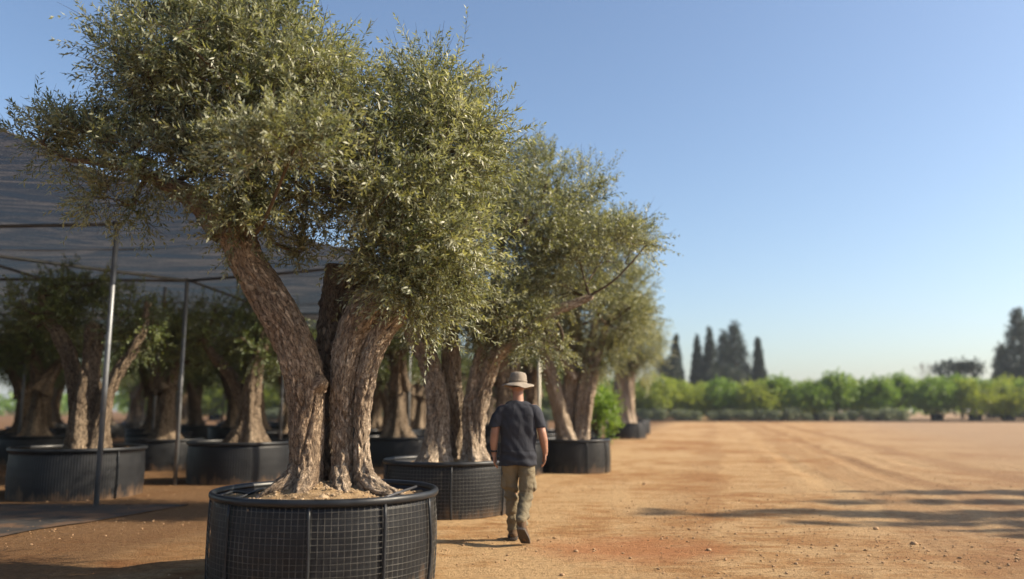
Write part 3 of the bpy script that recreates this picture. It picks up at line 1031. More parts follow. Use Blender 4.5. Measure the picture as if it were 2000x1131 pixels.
PROTO = bg_olive('olive_tree', (-3.75, 25.6, .70), 91,
                 [[(0, 0, -.05, .24), (.02, 0, .3, .19), (.05, .02, .8, .16), (.18, .02, 1.3, .14), (.35, .05, 1.8, .12), (.5, .1, 2.3, .07)],
                  [(-.12, 0, .1, .18), (-.15, .05, .6, .17), (-.3, .08, 1.1, .15), (-.55, .1, 1.6, .11), (-.75, .1, 2.1, .06)]],
                 [((0, 0, 2.2), (1.15, 1.05, .75), 74, .3), ((-.55, .1, 1.9), (.6, .6, .5), 16, .26), ((.55, 0, 2.0), (.6, .6, .55), 16, .26)],
                 'forked olive in its tub seen between the first two olives of the row')
make_pot(Vector((-3.75, 25.6, 0)), .9, .74, 'black tub seen between the first two tubs of the row', 9, ribs=110, group='tubs under the shade net')
PROTO2 = bg_olive('olive_tree', (-8.2, 19.3, .70), 95,
                  [[(0, 0, -.05, .22), (0, 0, .3, .18), (-.03, .02, .9, .155), (.05, .02, 1.5, .14), (.2, .05, 1.9, .13), (.3, .1, 2.4, .07)],
                   [(-.05, 0, 1.1, .2), (-.25, .05, 1.5, .15), (-.5, .08, 1.9, .1), (-.7, .1, 2.2, .06)]],
                  [((0, 0, 2.4), (1.3, 1.15, .8), 80, .3), ((-.6, .1, 2.2), (.6, .6, .5), 16, .26), ((.6, 0, 2.2), (.6, .6, .5), 16, .26)],
                  'thick trunked olive in deep shade behind the second steel post')
potp = make_pot(Vector((-8.2, 19.3, 0)), .85, .70, 'dark tub in deep shade behind the second steel post', 10, ribs=100, group='tubs under the shade net')

BG = [(.6, 23.6, 1, None), (2.6, 32.0, 0, None), (-3.4, 30, 1, None), (-7.4, 33, 0, None), (-11.0, 32.0, 1, None), (-14.8, 24.6, 1, None), (-18.5, 24, 0, None), (-17.5, 30.5, 1, None), (-4.4, 35, 1, None), (-12.6, 21.5, 1, 'dark olive near the left edge beneath the net'), (-15.6, 20.2, 0, 'small crowned olive at the very left edge of the picture'), (-10.4, 24.0, 1, None),  # first two olives: unseen, added in row gaps to block sun
      (-6.6, 24.4, 1, None), (-8.9, 28.5, 0, None), (-12.8, 29.0, 1, None), (-5.2, 31.0, 1, None), (-16.8, 28.0, 0, None),
      (-2.3, 33.0, 0, None), (-.2, 17.9, 1, 'shaded olive with a dark stem right behind the hat of the walking man'), (-2.9, 20.6, 1, 'shaded olive behind the two stems of the second olive'),
      (1.9, 27.5, 0, 'olive hidden behind the third tree of the front row'), (-9.6, 35, 1, None), (-14.0, 36, 0, None), (-5.5, 38.5, 0, None), (-19.5, 33, 1, None), (-1.2, 42, 1, None)] + [(-22 + 3.1 * k + (q % 2) * 1.5 + .5 * math.sin(k * 5 + q), 39 + 4 * q + .8 * math.sin(k * 3.3), (k + q) % 2, None) for q in range(4) for k in range(8)]
for i, (x, y, w, lab) in enumerate(BG):
    src = (PROTO, PROTO2)[w]
    rz, sc = random.uniform(0, 6.28), random.uniform(.98, 1.22)
    g = 'far olives in shade under the net'
    copy_tree(src, (x, y, .70), rz, sc, lab or 'potted olive deep in the shade under the net, one of the farther ones', 'olives growing under the shade net' if lab else g)
    copy_tree(potp, (x, y, 0), rz, (1.05, 1.05, 1), ('dark tub of the ' + lab.replace('shaded ', '').replace('dark ', '')) if lab else 'black tub of a farther olive in the shade under the net',
              'tubs under the shade net' if lab else 'far tubs in shade under the net')


# ------------------------------------------------------------------ shade canopy
def mat_net():
    k = NT('shade_net')
    co = k.coord()
    st = k.coord(scale=(.25, 2.2, 1))
    f = k.noise(st, 1.6, 7, .68, .9)
    g = k.noise(co, 40, 3, .7)
    col = k.ramp(k.math('ADD', k.math('MULTIPLY', f, .7), k.math('MULTIPLY', g, .3)), [(.38, (.006, .005, .005)), (.5, (.026, .0225, .021)), (.62, (.14, .122, .11))])
    k.base(col)
    k.set(Roughness=.9, Specular_IOR_Level=.05)
    tl = k.n('BsdfTranslucent')
    k.l(col, tl.inputs['Color'])
    m1 = k.n('MixShader')
    m1.inputs[0].default_value = .5
    k.l(k.b.outputs[0], m1.inputs[1])
    k.l(tl.outputs[0], m1.inputs[2])
    tp = k.n('BsdfTransparent')
    m2 = k.n('MixShader')
    k.l(k.ramp(f, [(.3, .10), (.7, .03)]), m2.inputs[0])
    k.l(m1.outputs[0], m2.inputs[1])
    k.l(tp.outputs[0], m2.inputs[2])
    k.l(m2.outputs[0], k.out.inputs[0])
    return k.m


NET = mat_net()
SH = empty('shade_canopy', (-6.0, 11.87, 0), 'dark shade net stretched over steel posts and pipes above the potted olives', 'shade canopy')


def net_xr(y):
    return -8.6 + (y - 3.1) * .5 if y < 14.9 else -2.7


def build_net():
    ny, nx = 150, 110
    V = []
    for j in range(ny):
        y = 3.1 + (37 - 3.1) * j / (ny - 1)
        xr = net_xr(y)
        for i in range(nx):
            f = i / (nx - 1)
            x = xr + (-26 - xr) * f
            # hangs between pipes every 3.4 m, pulled tight along the edge rope
            ph = (y - 11.87) / 3.4
            sag = -.16 * abs(math.sin(math.pi * ph)) ** 1.5 * (1 - .5 * math.exp(-f * 12))
            fold = .11 * noise.noise((x * .25, y * 1.3, 2)) + .045 * noise.noise((x * .5, y * 4.0, 7)) + .12 * noise.noise((x * .12, y * .2, 4))
            edge = -.26 * math.sin(math.pi * min(1, max(0, (y - 3.1) / 11.8))) * math.exp(-f * 5) if y < 14.9 else 0
            z = 4.42 + .40 * max(0, min(1, (13.5 - y) / 5)) + .012 * (y - 12) * -1 + sag + fold + edge
            V.append((x + 6.0, y - 11.87, z))
    i, j = np.meshgrid(np.arange(nx - 1), np.arange(ny - 1))
    a = (j * nx + i).ravel()
    mb = MB()
    mb.add(V, np.stack([a, a + 1, a + nx + 1, a + nx], 1))
    mb.build('net', NET, SH)
    rope = [(V[j * nx][0], V[j * nx][1], V[j * nx][2]) for j in range(ny)]
    mb = MB()
    mb.tube(rope, .014, 6)
    mb.build('edge_rope', DARKSTEEL, SH)


build_net()


def pole(x, y, h, r=.038):
    mb = MB()
    mb.tube([(x + 6, y - 11.87, -.05), (x + 6, y - 11.87, h * .5), (x + 6, y - 11.87, h)], r, 12)
    mb.box((x + 6, y - 11.87, h + .01), (.1, .1, .02))
    return mb.build('post', STEEL, SH)


for x, y, h in ((-5.98, 11.87, 4.18), (-6.23, 15.2, 3.85), (-6.25, 22, 4.0), (-9.7, 22, 4.0), (-13.6, 22.5, 4.0), (-2.75, 15.2, 4.15), (-2.8, 22, 4.0), (-13.0, 11.87, 4.1), (-12.2, 15.2, 4.0), (-6.2, 29, 4.0), (-12, 29, 4.0), (-2.8, 29, 4.0), (-6.2, 36.5, 3.9), (-13, 36.5, 3.9)):
    pole(x, y, h)


def beam(a, b, r=.028, m=DARKSTEEL):
    mb = MB()
    a, b = Vector(a) - Vector((-6, 11.87, 0)), Vector(b) - Vector((-6, 11.87, 0))
    mb.tube([a, a.lerp(b, .5) + Vector((0, 0, -.015)), b], r, 8)
    mb.build('beam', m, SH)


beam((-5.98, 11.87, 4.16), (-19, 11.87, 3.95))
beam((-6.23, 15.2, 3.83), (-12.4, 9.9, 4.1), .03, STEEL)
beam((-2.75, 15.2, 4.13), (-6.23, 15.2, 3.83))
beam((-6.23, 15.2, 3.83), (-19, 15.2, 3.95))
beam((-2.8, 22, 4.0), (-19, 22, 4.0))
beam((-6.25, 22, 3.98), (-6.23, 15.2, 3.85))
beam((-9.7, 22, 3.98), (-9.6, 11.87, 4.1))
beam((-2.8, 29, 4.0), (-19, 29, 4.0))
mb = MB()
mb.tube([(-7.08 + 6, 16.2 - 11.87, 3.86), (-7.08 + 6, 16.2 - 11.87, 3.4)], .035, 10)
mb.build('hanging_bracket', STEEL, SH)

# pale post behind the man
mb = MB()
mb.tube([(0, 0, -.05), (0, 0, 1.5), (0, 0, 3.6)], .045, 10)
mb.tube([(0, 0, 3.5), (.0, -.02, 3.55)], .06, 10)
tag(mb.build('post', mat_plain('pale_painted_steel', (.55, .52, .42), .5, nscale=5), loc=(.71, 21.2, 0)), 'pale upright post just behind the right shoulder of the walking man', 'post')

# ground cloth under the net
def build_mat():
    k = NT('weed_cloth')
    co = k.coord()
    cl = k.ramp(k.noise(co, 6, 6, .65), [(.3, (.016, .0155, .016)), (.7, (.042, .037, .034))])
    k.base(k.mix(k.ramp(k.noise(co, 1.6, 7, .7), [(.46, 0), (.60, .8)]), cl, (.125, .068, .034)))
    k.set(Roughness=.8)
    k.normal(k.bump(k.noise(co, 40, 4), .4, .01))
    mb = MB()
    nx, ny = 90, 80
    V = []
    for j in range(ny):
        g = j / (ny - 1)
        for i in range(nx):
            f = i / (nx - 1)
            y = 4.5 + 7.7 * g + (.12 * noise.noise((f * 9, 5, 1)) - .25 * f * f if j == ny - 1 else 0)
            xr = -5.65 + (y - 8.75) * .27 + .04 * noise.noise((y * 1.3, 2, 1))
            x = -15 + (xr + 15) * f
            V.append((x, y, gz(x, y) + .012 + .008 * noise.noise((x * 2, y * 2, 3))))
    i, j = np.meshgrid(np.arange(nx - 1), np.arange(ny - 1))
    a = (j * nx + i).ravel()
    mb.add(V, np.stack([a, a + 1, a + nx + 1, a + nx], 1))
    tag(mb.build('ground_cloth', k.m), 'grey weed cloth laid on the earth before the left tub', 'ground cloth')


build_mat()


# ------------------------------------------------------------------ the walking man
def capsules(bm_parts, name, voxel, smooth_n, mats, parent=None):
    """bm_parts: list of (kind, data); joined and voxel-remeshed to one surface."""
    bm = bmesh.new()

    def ring_loft(rings):
        vs = [[bm.verts.new(p) for p in r] for r in rings]
        n = len(vs[0])
        for a, b in zip(vs[:-1], vs[1:]):
            for i in range(n):
                bm.faces.new((a[i], a[(i + 1) % n], b[(i + 1) % n], b[i]))
        bm.faces.new(vs[0][::-1])
        bm.faces.new(vs[-1])
    for kind, d in bm_parts:
        if kind == 'cap':                       # chain of (point, radius): tapered rounded limb
            pts = [Vector(p) for p, _ in d]
            rs = [r for _, r in d]
            for (a, ra), (b, rb) in zip(zip(pts[:-1], rs[:-1]), zip(pts[1:], rs[1:])):
                ax = (b - a)
                L = ax.length
                ax.normalize()
                u = ax.orthogonal().normalized()
                v = ax.cross(u)
                rings = []
                for k in range(0, 5):
                    t = k / 5 * math.pi / 2
                    rings.append((a - ax * ra * math.cos(t), max(ra * math.sin(t), ra * .02)))
                for k in range(0, 7):
                    f = k / 6
                    rings.append((a + ax * L * f, ra + (rb - ra) * f))
                for k in range(1, 6):
                    t = k / 5 * math.pi / 2
                    rings.append((b + ax * rb * math.sin(t), max(rb * math.cos(t), rb * .02)))
                ring_loft([[c + (u * math.cos(q) + v * math.sin(q)) * r for q in [2 * math.pi * i / 20 for i in range(20)]] for c, r in rings])
        elif kind == 'ell':
            c, r, rot = d
            m = Matrix.Translation(c) @ rot.to_4x4() @ Matrix.Diagonal((*r, 1))
            bmesh.ops.create_icosphere(bm, subdivisions=4, radius=1, matrix=m)
        elif kind == 'loft':                    # rings (z, cx, cy, rx, ry)
            ring_loft([[Vector((cx + rx * math.copysign(abs(math.cos(q)) ** .85, math.cos(q)), cy + ry * math.copysign(abs(math.sin(q)) ** .85, math.sin(q)), z)) for q in [2 * math.pi * i / 40 for i in range(40)]] for z, cx, cy, rx, ry in d])
    me = bpy.data.meshes.new(name)
    bmesh.ops.recalc_face_normals(bm, faces=bm.faces)
    bm.to_mesh(me)
    bm.free()
    o = bpy.data.objects.new(name, me)
    COL.objects.link(o)
    md = o.modifiers.new('r', 'REMESH')
    md.mode = 'VOXEL'
    md.voxel_size = voxel
    md2 = o.modifiers.new('s', 'SMOOTH')
    md2.iterations = smooth_n
    md2.factor = .5
    dg = bpy.context.evaluated_depsgraph_get()
    me2 = bpy.data.meshes.new_from_object(o.evaluated_get(dg))
    o.modifiers.clear()
    o.data = me2
    me2.name = name
    me2.materials.clear()
    for m in mats:
        me2.materials.append(m)
    me2.polygons.foreach_set('use_smooth', np.ones(len(me2.polygons), dtype=bool))
    o.parent = parent
    return o


def mat_cloth(name, col, wr=.5, scale=(1, 1, 1), weave=500, namp=.2):
    k = NT(name)
    co = k.coord(scale=scale)
    n = k.noise(co, 7, 5, .6, 1.2)
    lo, hi = tuple(c * (1 - namp) for c in col), tuple(c * (1 + namp) for c in col)
    k.base(k.ramp(k.noise(co, 3, 4), [(.3, lo), (.7, hi)]))
    k.set(Roughness=.9, Specular_IOR_Level=.2)
    b = k.bump(n, wr, .03)
    b = k.bump(k.noise(co, weave, 2), .25, .002, b)
    k.normal(b)
    return k.m


def displace(o, amp, f):
    me = o.data
    co = np.zeros(len(me.vertices) * 3)
    me.vertices.foreach_get('co', co)
    no = np.zeros(len(me.vertices) * 3)
    me.vertices.foreach_get('normal', no)
    co, no = co.reshape(-1, 3), no.reshape(-1, 3)
    d = np.array([f(p) for p in co]) * amp
    me.vertices.foreach_set('co', (co + no * d[:, None]).ravel())
    me.update()


def build_man():
    SKIN = NT('skin')
    co = SKIN.coord()
    SKIN.base(SKIN.ramp(SKIN.noise(co, 12, 4), [(.3, (.30, .150, .095)), (.7, (.40, .215, .145))]))
    SKIN.set(Roughness=.5, Subsurface_Weight=.08)
    SKIN.b.inputs['Subsurface Radius'].default_value = (.02, .01, .006)
    SHIRT = mat_cloth('charcoal_cotton', (.034, .036, .045), .45, (1, 1, .55))
    TROU = mat_cloth('khaki_canvas', (.175, .145, .094), .8, (1, 1, 1.0), namp=.25)
    HATM = mat_cloth('taupe_canvas', (.26, .222, .178), .5, weave=300)
    BOOT = mat_cloth('brown_suede', (.12, .075, .045), .6, namp=.35)
    SOLE = mat_plain('boot_rubber', (.07, .055, .045), .8, nscale=20)
    BLACK = mat_plain('black_strap', (.012, .012, .013), .5)
    HAIR = mat_plain('dark_hair', (.05, .036, .027), .6, nscale=90, namp=.6)
    q = P(1012, 1056, 8.75)
    I = Matrix.Identity(3)
    bp = []
    # torso, neck, head
    bp.append(('loft', [(.80, 0, .02, .12, .085), (.92, 0, .01, .155, .10), (1.05, 0, 0, .145, .095), (1.2, 0, 0, .165, .105), (1.33, 0, .0, .18, .105), (1.42, 0, .0, .15, .085), (1.47, 0, .005, .075, .065)]))
    bp.append(('cap', [((0, .005, 1.42), .066), ((0, .015, 1.53), .058), ((0, .03, 1.60), .060)]))
    bp.append(('ell', (Vector((0, .03, 1.655)), (.076, .097, .105), I)))
    bp.append(('ell', (Vector((0, .065, 1.585)), (.055, .065, .062), I)))       # jaw
    bp.append(('cap', [((0, .118, 1.665), .012), ((0, .138, 1.625), .016)]))      # nose
    bp.append(('cap', [((-.022, .108, 1.583), .008), ((.022, .108, 1.583), .008)]))   # lips
    for s in (-1, 1):
        bp.append(('ell', (Vector((s * .031, .105, 1.657)), (.014, .012, .010), I)))   # eyes
        bp.append(('ell', (Vector((s * .032, .110, 1.675)), (.022, .010, .007), I)))   # brows
        bp.append(('ell', (Vector((s * .078, .022, 1.640)), (.010, .022, .034), Matrix.Rotation(s * -.3, 3, 'Z'))))  # ears
    # arms
    arms = {-1: [((-.165, 0, 1.395), .050), ((-.225, -.012, 1.27), .048), ((-.250, -.02, 1.135), .044), ((-.258, -.005, 1.06), .046), ((-.258, .02, .93), .031)],
            1: [((.165, 0, 1.395), .050), ((.225, -.02, 1.27), .048), ((.256, -.04, 1.14), .044), ((.272, -.025, 1.065), .046), ((.290, .01, .94), .031)]}
    for s, a in arms.items():
        bp.append(('cap', a))
        w = Vector(a[-1][0])
        # hand hanging, palm turned to the thigh, fingers curled a little forward
        bp.append(('cap', [(w, .027), (w + Vector((0, .004, -.03)), .026)]))
        for k in range(4):
            y0 = .030 - .0195 * k
            b0 = w + Vector((0, y0 * .55 + .006, -.03))
            kn = w + Vector((0, y0 + .008, -.088))
            bp.append(('cap', [(b0, .0125), (kn, .0118)]))
            L = (.070, .078, .073, .058)[k]
            m1 = kn + Vector((-s * .008, .004, -L * .45))
            m2 = m1 + Vector((-s * .014, .004, -L * .32))
            m3 = m2 + Vector((-s * .016, .000, -L * .20))
            bp.append(('cap', [(kn, .0105), (m1, .0095), (m2, .0085), (m3, .0075)]))
        t0 = w + Vector((-s * .006, .026, -.035))
        t1 = w + Vector((-s * .016, .048, -.072))
        t2 = w + Vector((-s * .024, .052, -.105))
        bp.append(('cap', [(t0, .0145), (t1, .0115), (t2, .0090)]))
    # legs under the trousers, feet inside the boots
    LL = [((-.090, 0, .88), .085), ((-.072, .07, .68), .070), ((-.062, .115, .49), .055), ((-.055, .13, .36), .052), ((-.045, .17, .10), .036)]
    RL = [((.090, 0, .88), .085), ((.092, -.01, .68), .070), ((.080, -.02, .50), .055), ((.060, -.10, .38), .052), ((.030, -.28, .20), .036)]
    bp += [('cap', LL), ('cap', RL)]
    bp += [('cap', [((-.045, .15, .06), .035), ((-.05, .32, .04), .03)]), ('cap', [((.03, -.265, .185), .028), ((.055, -.165, .085), .024)])]
    body = capsules(bp, 'person', .0042, 3, [SKIN.m])
    body.location = (q.x, q.y, gz(q.x, q.y))
    tag(body, 'man seen from behind walking away in a taupe sun hat, dark t-shirt and khaki trousers', 'person')
    # t-shirt
    sp = [('loft', [(.795, 0, .005, .203, .148), (.86, 0, .003, .200, .144), (.98, 0, 0, .186, .126), (1.1, 0, 0, .188, .120), (1.22, 0, -.003, .200, .124), (1.33, 0, -.003, .205, .12), (1.40, 0, -.002, .188, .104), (1.445, 0, 0, .135, .088), (1.48, 0, .004, .078, .072)])]
    for s in (-1, 1):
        sp.append(('loft', [(1.195, s * .247, -.02, .064, .076), (1.28, s * .228, -.016, .066, .080), (1.355, s * .197, -.008, .070, .084), (1.41, s * .160, 0, .068, .078), (1.435, s * .130, 0, .06, .07)]))
    shirt = capsules(sp, 't_shirt', .0075, 5, [SHIRT], body)
    displace(shirt, .015, lambda p: noise.noise((p[0] * 7, p[1] * 5, p[2] * 3.5)) + .7 * noise.noise((p[0] * 14 + p[2] * 9, p[1] * 8, p[2] * 7)) + (.9 * math.sin(p[2] * 55 + p[0] * 9 + 3 * noise.noise((p[0] * 5, 0, p[2] * 5))) * .35 if .8 < p[2] < .95 else 0))
    # trousers
    tp = [('loft', [(.80, 0, .0, .172, .118), (.86, 0, 0, .176, .12), (.93, 0, .0, .168, .112), (1.0, 0, 0, .16, .105)]),
          ('cap', [((-.092, .0, .84), .093), ((-.080, .065, .68), .086), ((-.070, .115, .49), .073), ((-.062, .125, .36), .070), ((-.052, .165, .13), .062)]),
          ('cap', [((.092, .0, .84), .093), ((.094, -.01, .68), .088), ((.082, -.02, .50), .076), ((.064, -.10, .38), .071), ((.034, -.255, .235), .062)]),
          ('ell', (Vector((-.155, .06, .62)), (.028, .06, .085), I)), ('ell', (Vector((.168, -.005, .60)), (.028, .06, .085), I))]
    tr = capsules(tp, 'trousers', .0075, 4, [TROU], body)

    def wr(p):
        k = 1.0 + 1.6 * math.exp(-((p[2] - .5) / .10) ** 2) + 2.2 * math.exp(-((p[2] - .2) / .12) ** 2)
        return k * (.6 * noise.noise((p[0] * 9, p[1] * 9, p[2] * 16)) + .5 * math.sin(p[2] * 70 + 4 * noise.noise((p[0] * 8, p[1] * 8, p[2] * 6))) * (k - 1) * .35) + .5 * noise.noise((p[0] * 22, p[1] * 22, p[2] * 22))
    displace(tr, .011, wr)
    # boots
    def boot(heel, toe, ank, sgn):
        heel, toe, ank = Vector(heel), Vector(toe), Vector(ank)
        ax = (toe - heel).normalized()
        side = ax.cross(Vector((0, 0, 1))).normalized()
        up = side.cross(ax).normalized()
        L = (toe - heel).length
        prt = [('cap', [(heel + ax * .045 + up * .05, .042), (heel + ax * L * .45 + up * .05, .046), (heel + ax * L * .75 + up * .038, .047), (toe - ax * .04 + up * .032, .036)]),
               ('cap', [(heel + ax * .055 + up * .05, .046), (ank, .050)])]
        b = capsules(prt, 'boot', .006, 3, [BOOT], body)
        mb = MB()
        N = 36
        out = []
        for i in range(N):
            t = 2 * math.pi * i / N
            f = .5 - .5 * math.cos(t)
            wdt = .040 + .012 * math.sin(f * math.pi * .9) + (.004 if f > .5 else 0)
            out.append((f, wdt * (1 if t < math.pi else -1) * min(1, 1.9 * abs(math.sin(t)) ** .6)))
        V = []
        for lift in (-.004, .020):
            for f, w in out:
                V.append(heel + ax * (f * L) + side * w + up * lift)
        F = [[i, (i + 1) % N, N + (i + 1) % N, N + i] for i in range(N)]
        mb.add([tuple(v) for v in V], F)
        mb.f += [list(range(N))[::-1], list(range(N, 2 * N))]
        mb.mi += [0, 0]
        mb.build('sole', SOLE, b, smooth=False)
        return b
    boot((-.048, .085, .012), (-.062, .365, .012), (-.046, .165, .13), -1)
    boot((.022, -.345, .185), (.078, -.135, .012), (.032, -.265, .245), 1)
    # hat: sun hat with a drooping wavy brim
    mb = MB()
    prof = [(.182, -.012), (.172, -.002), (.140, .012), (.106, .026), (.097, .036), (.098, .06), (.096, .09), (.090, .118), (.078, .136), (.050, .147), (.0, .150)]
    segs = 64
    V = []
    for layer in (0, 1):
        for r, z in prof:
            for b in range(segs):
                t = 2 * math.pi * b / segs
                rr = r - (.004 if layer and r < .17 else 0)
                w = max(0, (r - .1) / .08)
                V.append((rr * math.cos(t) * .97, rr * 1.06 * math.sin(t), z - .004 * layer + w * (.014 * math.cos(2 * t) + .010 * math.sin(3 * t + 1) + .005 * math.sin(7 * t)) + .003 * noise.noise((math.cos(t) * 2, math.sin(t) * 2, z * 20))))
    n = len(prof)
    F = []
    for layer in (0, 1):
        o0 = layer * n * segs
        for i in range(n - 1):
            for b in range(segs):
                c = [o0 + i * segs + b, o0 + i * segs + (b + 1) % segs, o0 + (i + 1) * segs + (b + 1) % segs, o0 + (i + 1) * segs + b]
                F.append(c if not layer else c[::-1])
    for b in range(segs):
        F.append([b, n * segs + b, n * segs + (b + 1) % segs, (b + 1) % segs])
    mb.add(V, F)
    hat = mb.build('hat', HATM, body, loc=(0, .028, 1.640))
    hat.rotation_euler = (math.radians(-3), math.radians(2), 0)
    mb = MB()
    mb.tube([(.0995 * .97 * math.cos(t), .0995 * 1.06 * math.sin(t), .050) for t in np.linspace(0, 2 * math.pi, 49)], .0055, 6, cap=False)
    mb.tube([(.0995 * .97 * math.cos(t), .0995 * 1.06 * math.sin(t), .040) for t in np.linspace(0, 2 * math.pi, 49)], .0045, 6, cap=False)
    mb.build('hat_band', HATM, hat)
    # hair at the back of the head below the brim
    capsules([('ell', (Vector((0, .022, 1.650)), (.081, .094, .062), I))], 'hair', .008, 2, [HAIR], body)
    # watch
    mb = MB()
    w = Vector((-.258, .018, .945))
    mb.tube([w + Vector((0, 0, .012)), w, w + Vector((0, 0, -.012))], .037, 20)
    mb.build('watch', BLACK, body)


build_man()

# ------------------------------------------------------------------ far trees
def far_tree(name, label, group, leaf, seed, h, rw, stem_h, n, ls, cat='tree'):
    root = empty(name, (0, 0, 0), label, cat, group)
    r = np.random.default_rng(seed)
    mb = MB()
    mb.tube([(0, 0, 0), (.05, .02, stem_h * .5), (0, 0, stem_h + .3)], [.11, .08, .05], 7)
    for k in range(5):
        a = k * 1.26 + r.random()
        mb.tube([(0, 0, stem_h), (math.cos(a) * rw * .3, math.sin(a) * rw * .3, stem_h + (h - stem_h) * .35), (math.cos(a) * rw * .55, math.sin(a) * rw * .55, stem_h + (h - stem_h) * .6)], [.06, .04, .02], 5)
    mb.build('trunk', TWIG, root)
    c = np.array([0, 0, (h + stem_h) / 2])
    C, O, RC = crown_points([(c, (rw, rw, (h - stem_h) * .52), n, rw * .24), (c + np.array([rw * .3, .2, (h - stem_h) * .15]), (rw * .6, rw * .6, (h - stem_h) * .4), n // 3, rw * .22)], r)
    base, dirn, ln, k = twigs(C, O, RC, 12, r, (.2, .5))
    V, T = leaf_quads(base, dirn, ln, 3, ls, ls * .5, r, k, len(C))
    link('crown', quads_mesh('crown', V, T), [leaf], root, smooth=False)
    return root


FT = [far_tree('young_tree', 'x', None, LEAF_Y, 501, 4.7, 2.7, .55, 84, .32),
      far_tree('young_tree', 'x', None, LEAF_G, 502, 5.0, 2.5, 1.2, 80, .32),
      far_tree('young_tree', 'x', None, LEAF_Y, 503, 3.9, 2.5, .4, 74, .30)]
mb = MB()
lathe(mb, [(.75, 0), (.84, .8), (.88, .82), (.88, .87), (.78, .87), (.77, .8), (.0, .8)], 20)
FP = tag(mb.build('nursery_pot', PLASTIC), 'x', 'plant pot')
row = []
ri = random.Random(5)
for k, (y0, x0, x1, stp) in enumerate(((103, -46, 76, 4.0), (109, -50, 80, 4.2), (116, -54, 86, 4.5))):
    x = x0
    while x < x1:
        if not (abs(x - .482 * y0) < .9):
            row.append((x + ri.uniform(-.7, .7), y0 + ri.uniform(-1.2, 1.2), ri.choice((0, 0, 1, 2)) if x < 48 else ri.choice((1, 1, 0)), k))
        x += stp * ri.uniform(.85, 1.15)
used = set()
WHERE = {0: 'young yellow green tree in the nearest of the far rows across the yard', 1: 'young tree in the middle far row across the yard', 2: 'young tree in the farthest nursery row across the yard'}
for x, y, w, k in row:
    sc = (ri.uniform(.9, 1.1), ri.uniform(.9, 1.1), ri.uniform(.78, 1.06))
    lab = ('young yellow green tree' if w != 1 else 'young deep green tree') + {0: ' in the front far row across the yard', 1: ' in the middle far row across the yard', 2: ' in the rearmost far row across the yard'}[k]
    g = ('yellow green' if w != 1 else 'deep green') + ' young trees, far row ' + ('one', 'two', 'three')[k]
    loc = (x, y, .62)
    if w not in used:
        used.add(w)
        o = FT[w]
        o.location, o.rotation_euler, o.scale = loc, (0, 0, ri.random() * 6), sc
        o['label'], o['group'] = lab, g
    else:
        copy_tree(FT[w], loc, ri.random() * 6, sc, lab, g)
    if k == 0:
        pl, pg = 'small dark pot under a young tree in the front far row', 'pots of the front far row'
        if 'p' not in used:
            used.add('p')
            FP.location = (x, y, 0)
            FP['label'], FP['group'] = pl, pg
        else:
            copy_tree(FP, (x, y, 0), 0, 1, pl, pg)


# low shrubs in pots along the front of the far rows: one bushy edge
def bright_bush(loc, label, seed, h, rw, leaf):
    o = far_tree('potted_shrub', label, None, leaf, seed, h, rw, .25, 46, .11, 'shrub')
    o.location = loc
    return o


GREY = mat_leaf('grey_shrub_leaf', (.05, .075, .05), (.12, .15, .10), (.22, .25, .17), (.2, .23, .17), .25, .5)
SHRUB = far_tree('potted_shrub', 'low grey green shrub in the line in front of the young trees', 'low shrubs along the far edge of the yard', GREY, 555, 1.1, .9, .1, 34, .16, 'shrub')
x = -30.0
SHRUB.location = (x, 99.5, .1)
while x < 46:
    x += ri.uniform(1.5, 2.6)
    copy_tree(SHRUB, (x, 99.5 + ri.uniform(-.6, .8), .1), ri.random() * 6, ri.uniform(.75, 1.25), 'low grey green shrub in the line in front of the young trees', 'low shrubs along the far edge of the yard')


q = P(1163, 790, 27.0)
bright_bush((q.x, 27.0, .35), 'bright green leafy shrub behind the third tub of the olive row', 601, 1.7, .62, LEAF_G)
mb = MB()
lathe(mb, [(.42, 0), (.48, .42), (.5, .45), (.44, .45), (.43, .4), (0, .4)], 28)
tag(mb.build('nursery_pot', PLASTIC, loc=(q.x, 27.0, 0)), 'small dark pot holding the bright green shrub', 'plant pot')


def conifer(name, label, cat, loc, h, w, seed, group=None, droop=.0, tiers=True, leaf=LEAF_CY, n=900, prof=None):
    root = empty(name, loc, label, cat, group)
    r = np.random.default_rng(seed)
    mb = MB()
    mb.tube([(0, 0, -.1), (0, 0, h * .5), (0, 0, h * .97)], [w * .07, w * .045, .02], 7)
    mb.build('trunk', TWIG, root)
    t = 1 - r.random(n) ** .6
    z = h * (.05 + .93 * t)
    pr = prof(t) if prof else (1 - t) ** .85
    a = r.random(n) * 6.283
    if tiers:
        pr = pr * (.72 + .28 * np.sin(z / h * 60 + 3 * np.sin(a * 2)))
    rr = w * pr * r.random(n) ** .4
    C = np.stack([rr * np.cos(a), rr * np.sin(a), z - droop * rr], 1)
    O = unit(np.stack([np.cos(a), np.sin(a), np.full(n, .9 if not tiers else .1)], 1))
    base, dirn, ln, k = twigs(C, O, np.full(n, .06 * w + .03), 4, r, (.12, .4) if not tiers else (.3, .8))
    V, T = leaf_quads(base, dirn, ln, 3, .42, .17, r, k, n)
    link('crown', quads_mesh('crown', V, T), [leaf], root, smooth=False)
    return root


def top_h(py, Y):
    return P(1000, py, Y).z


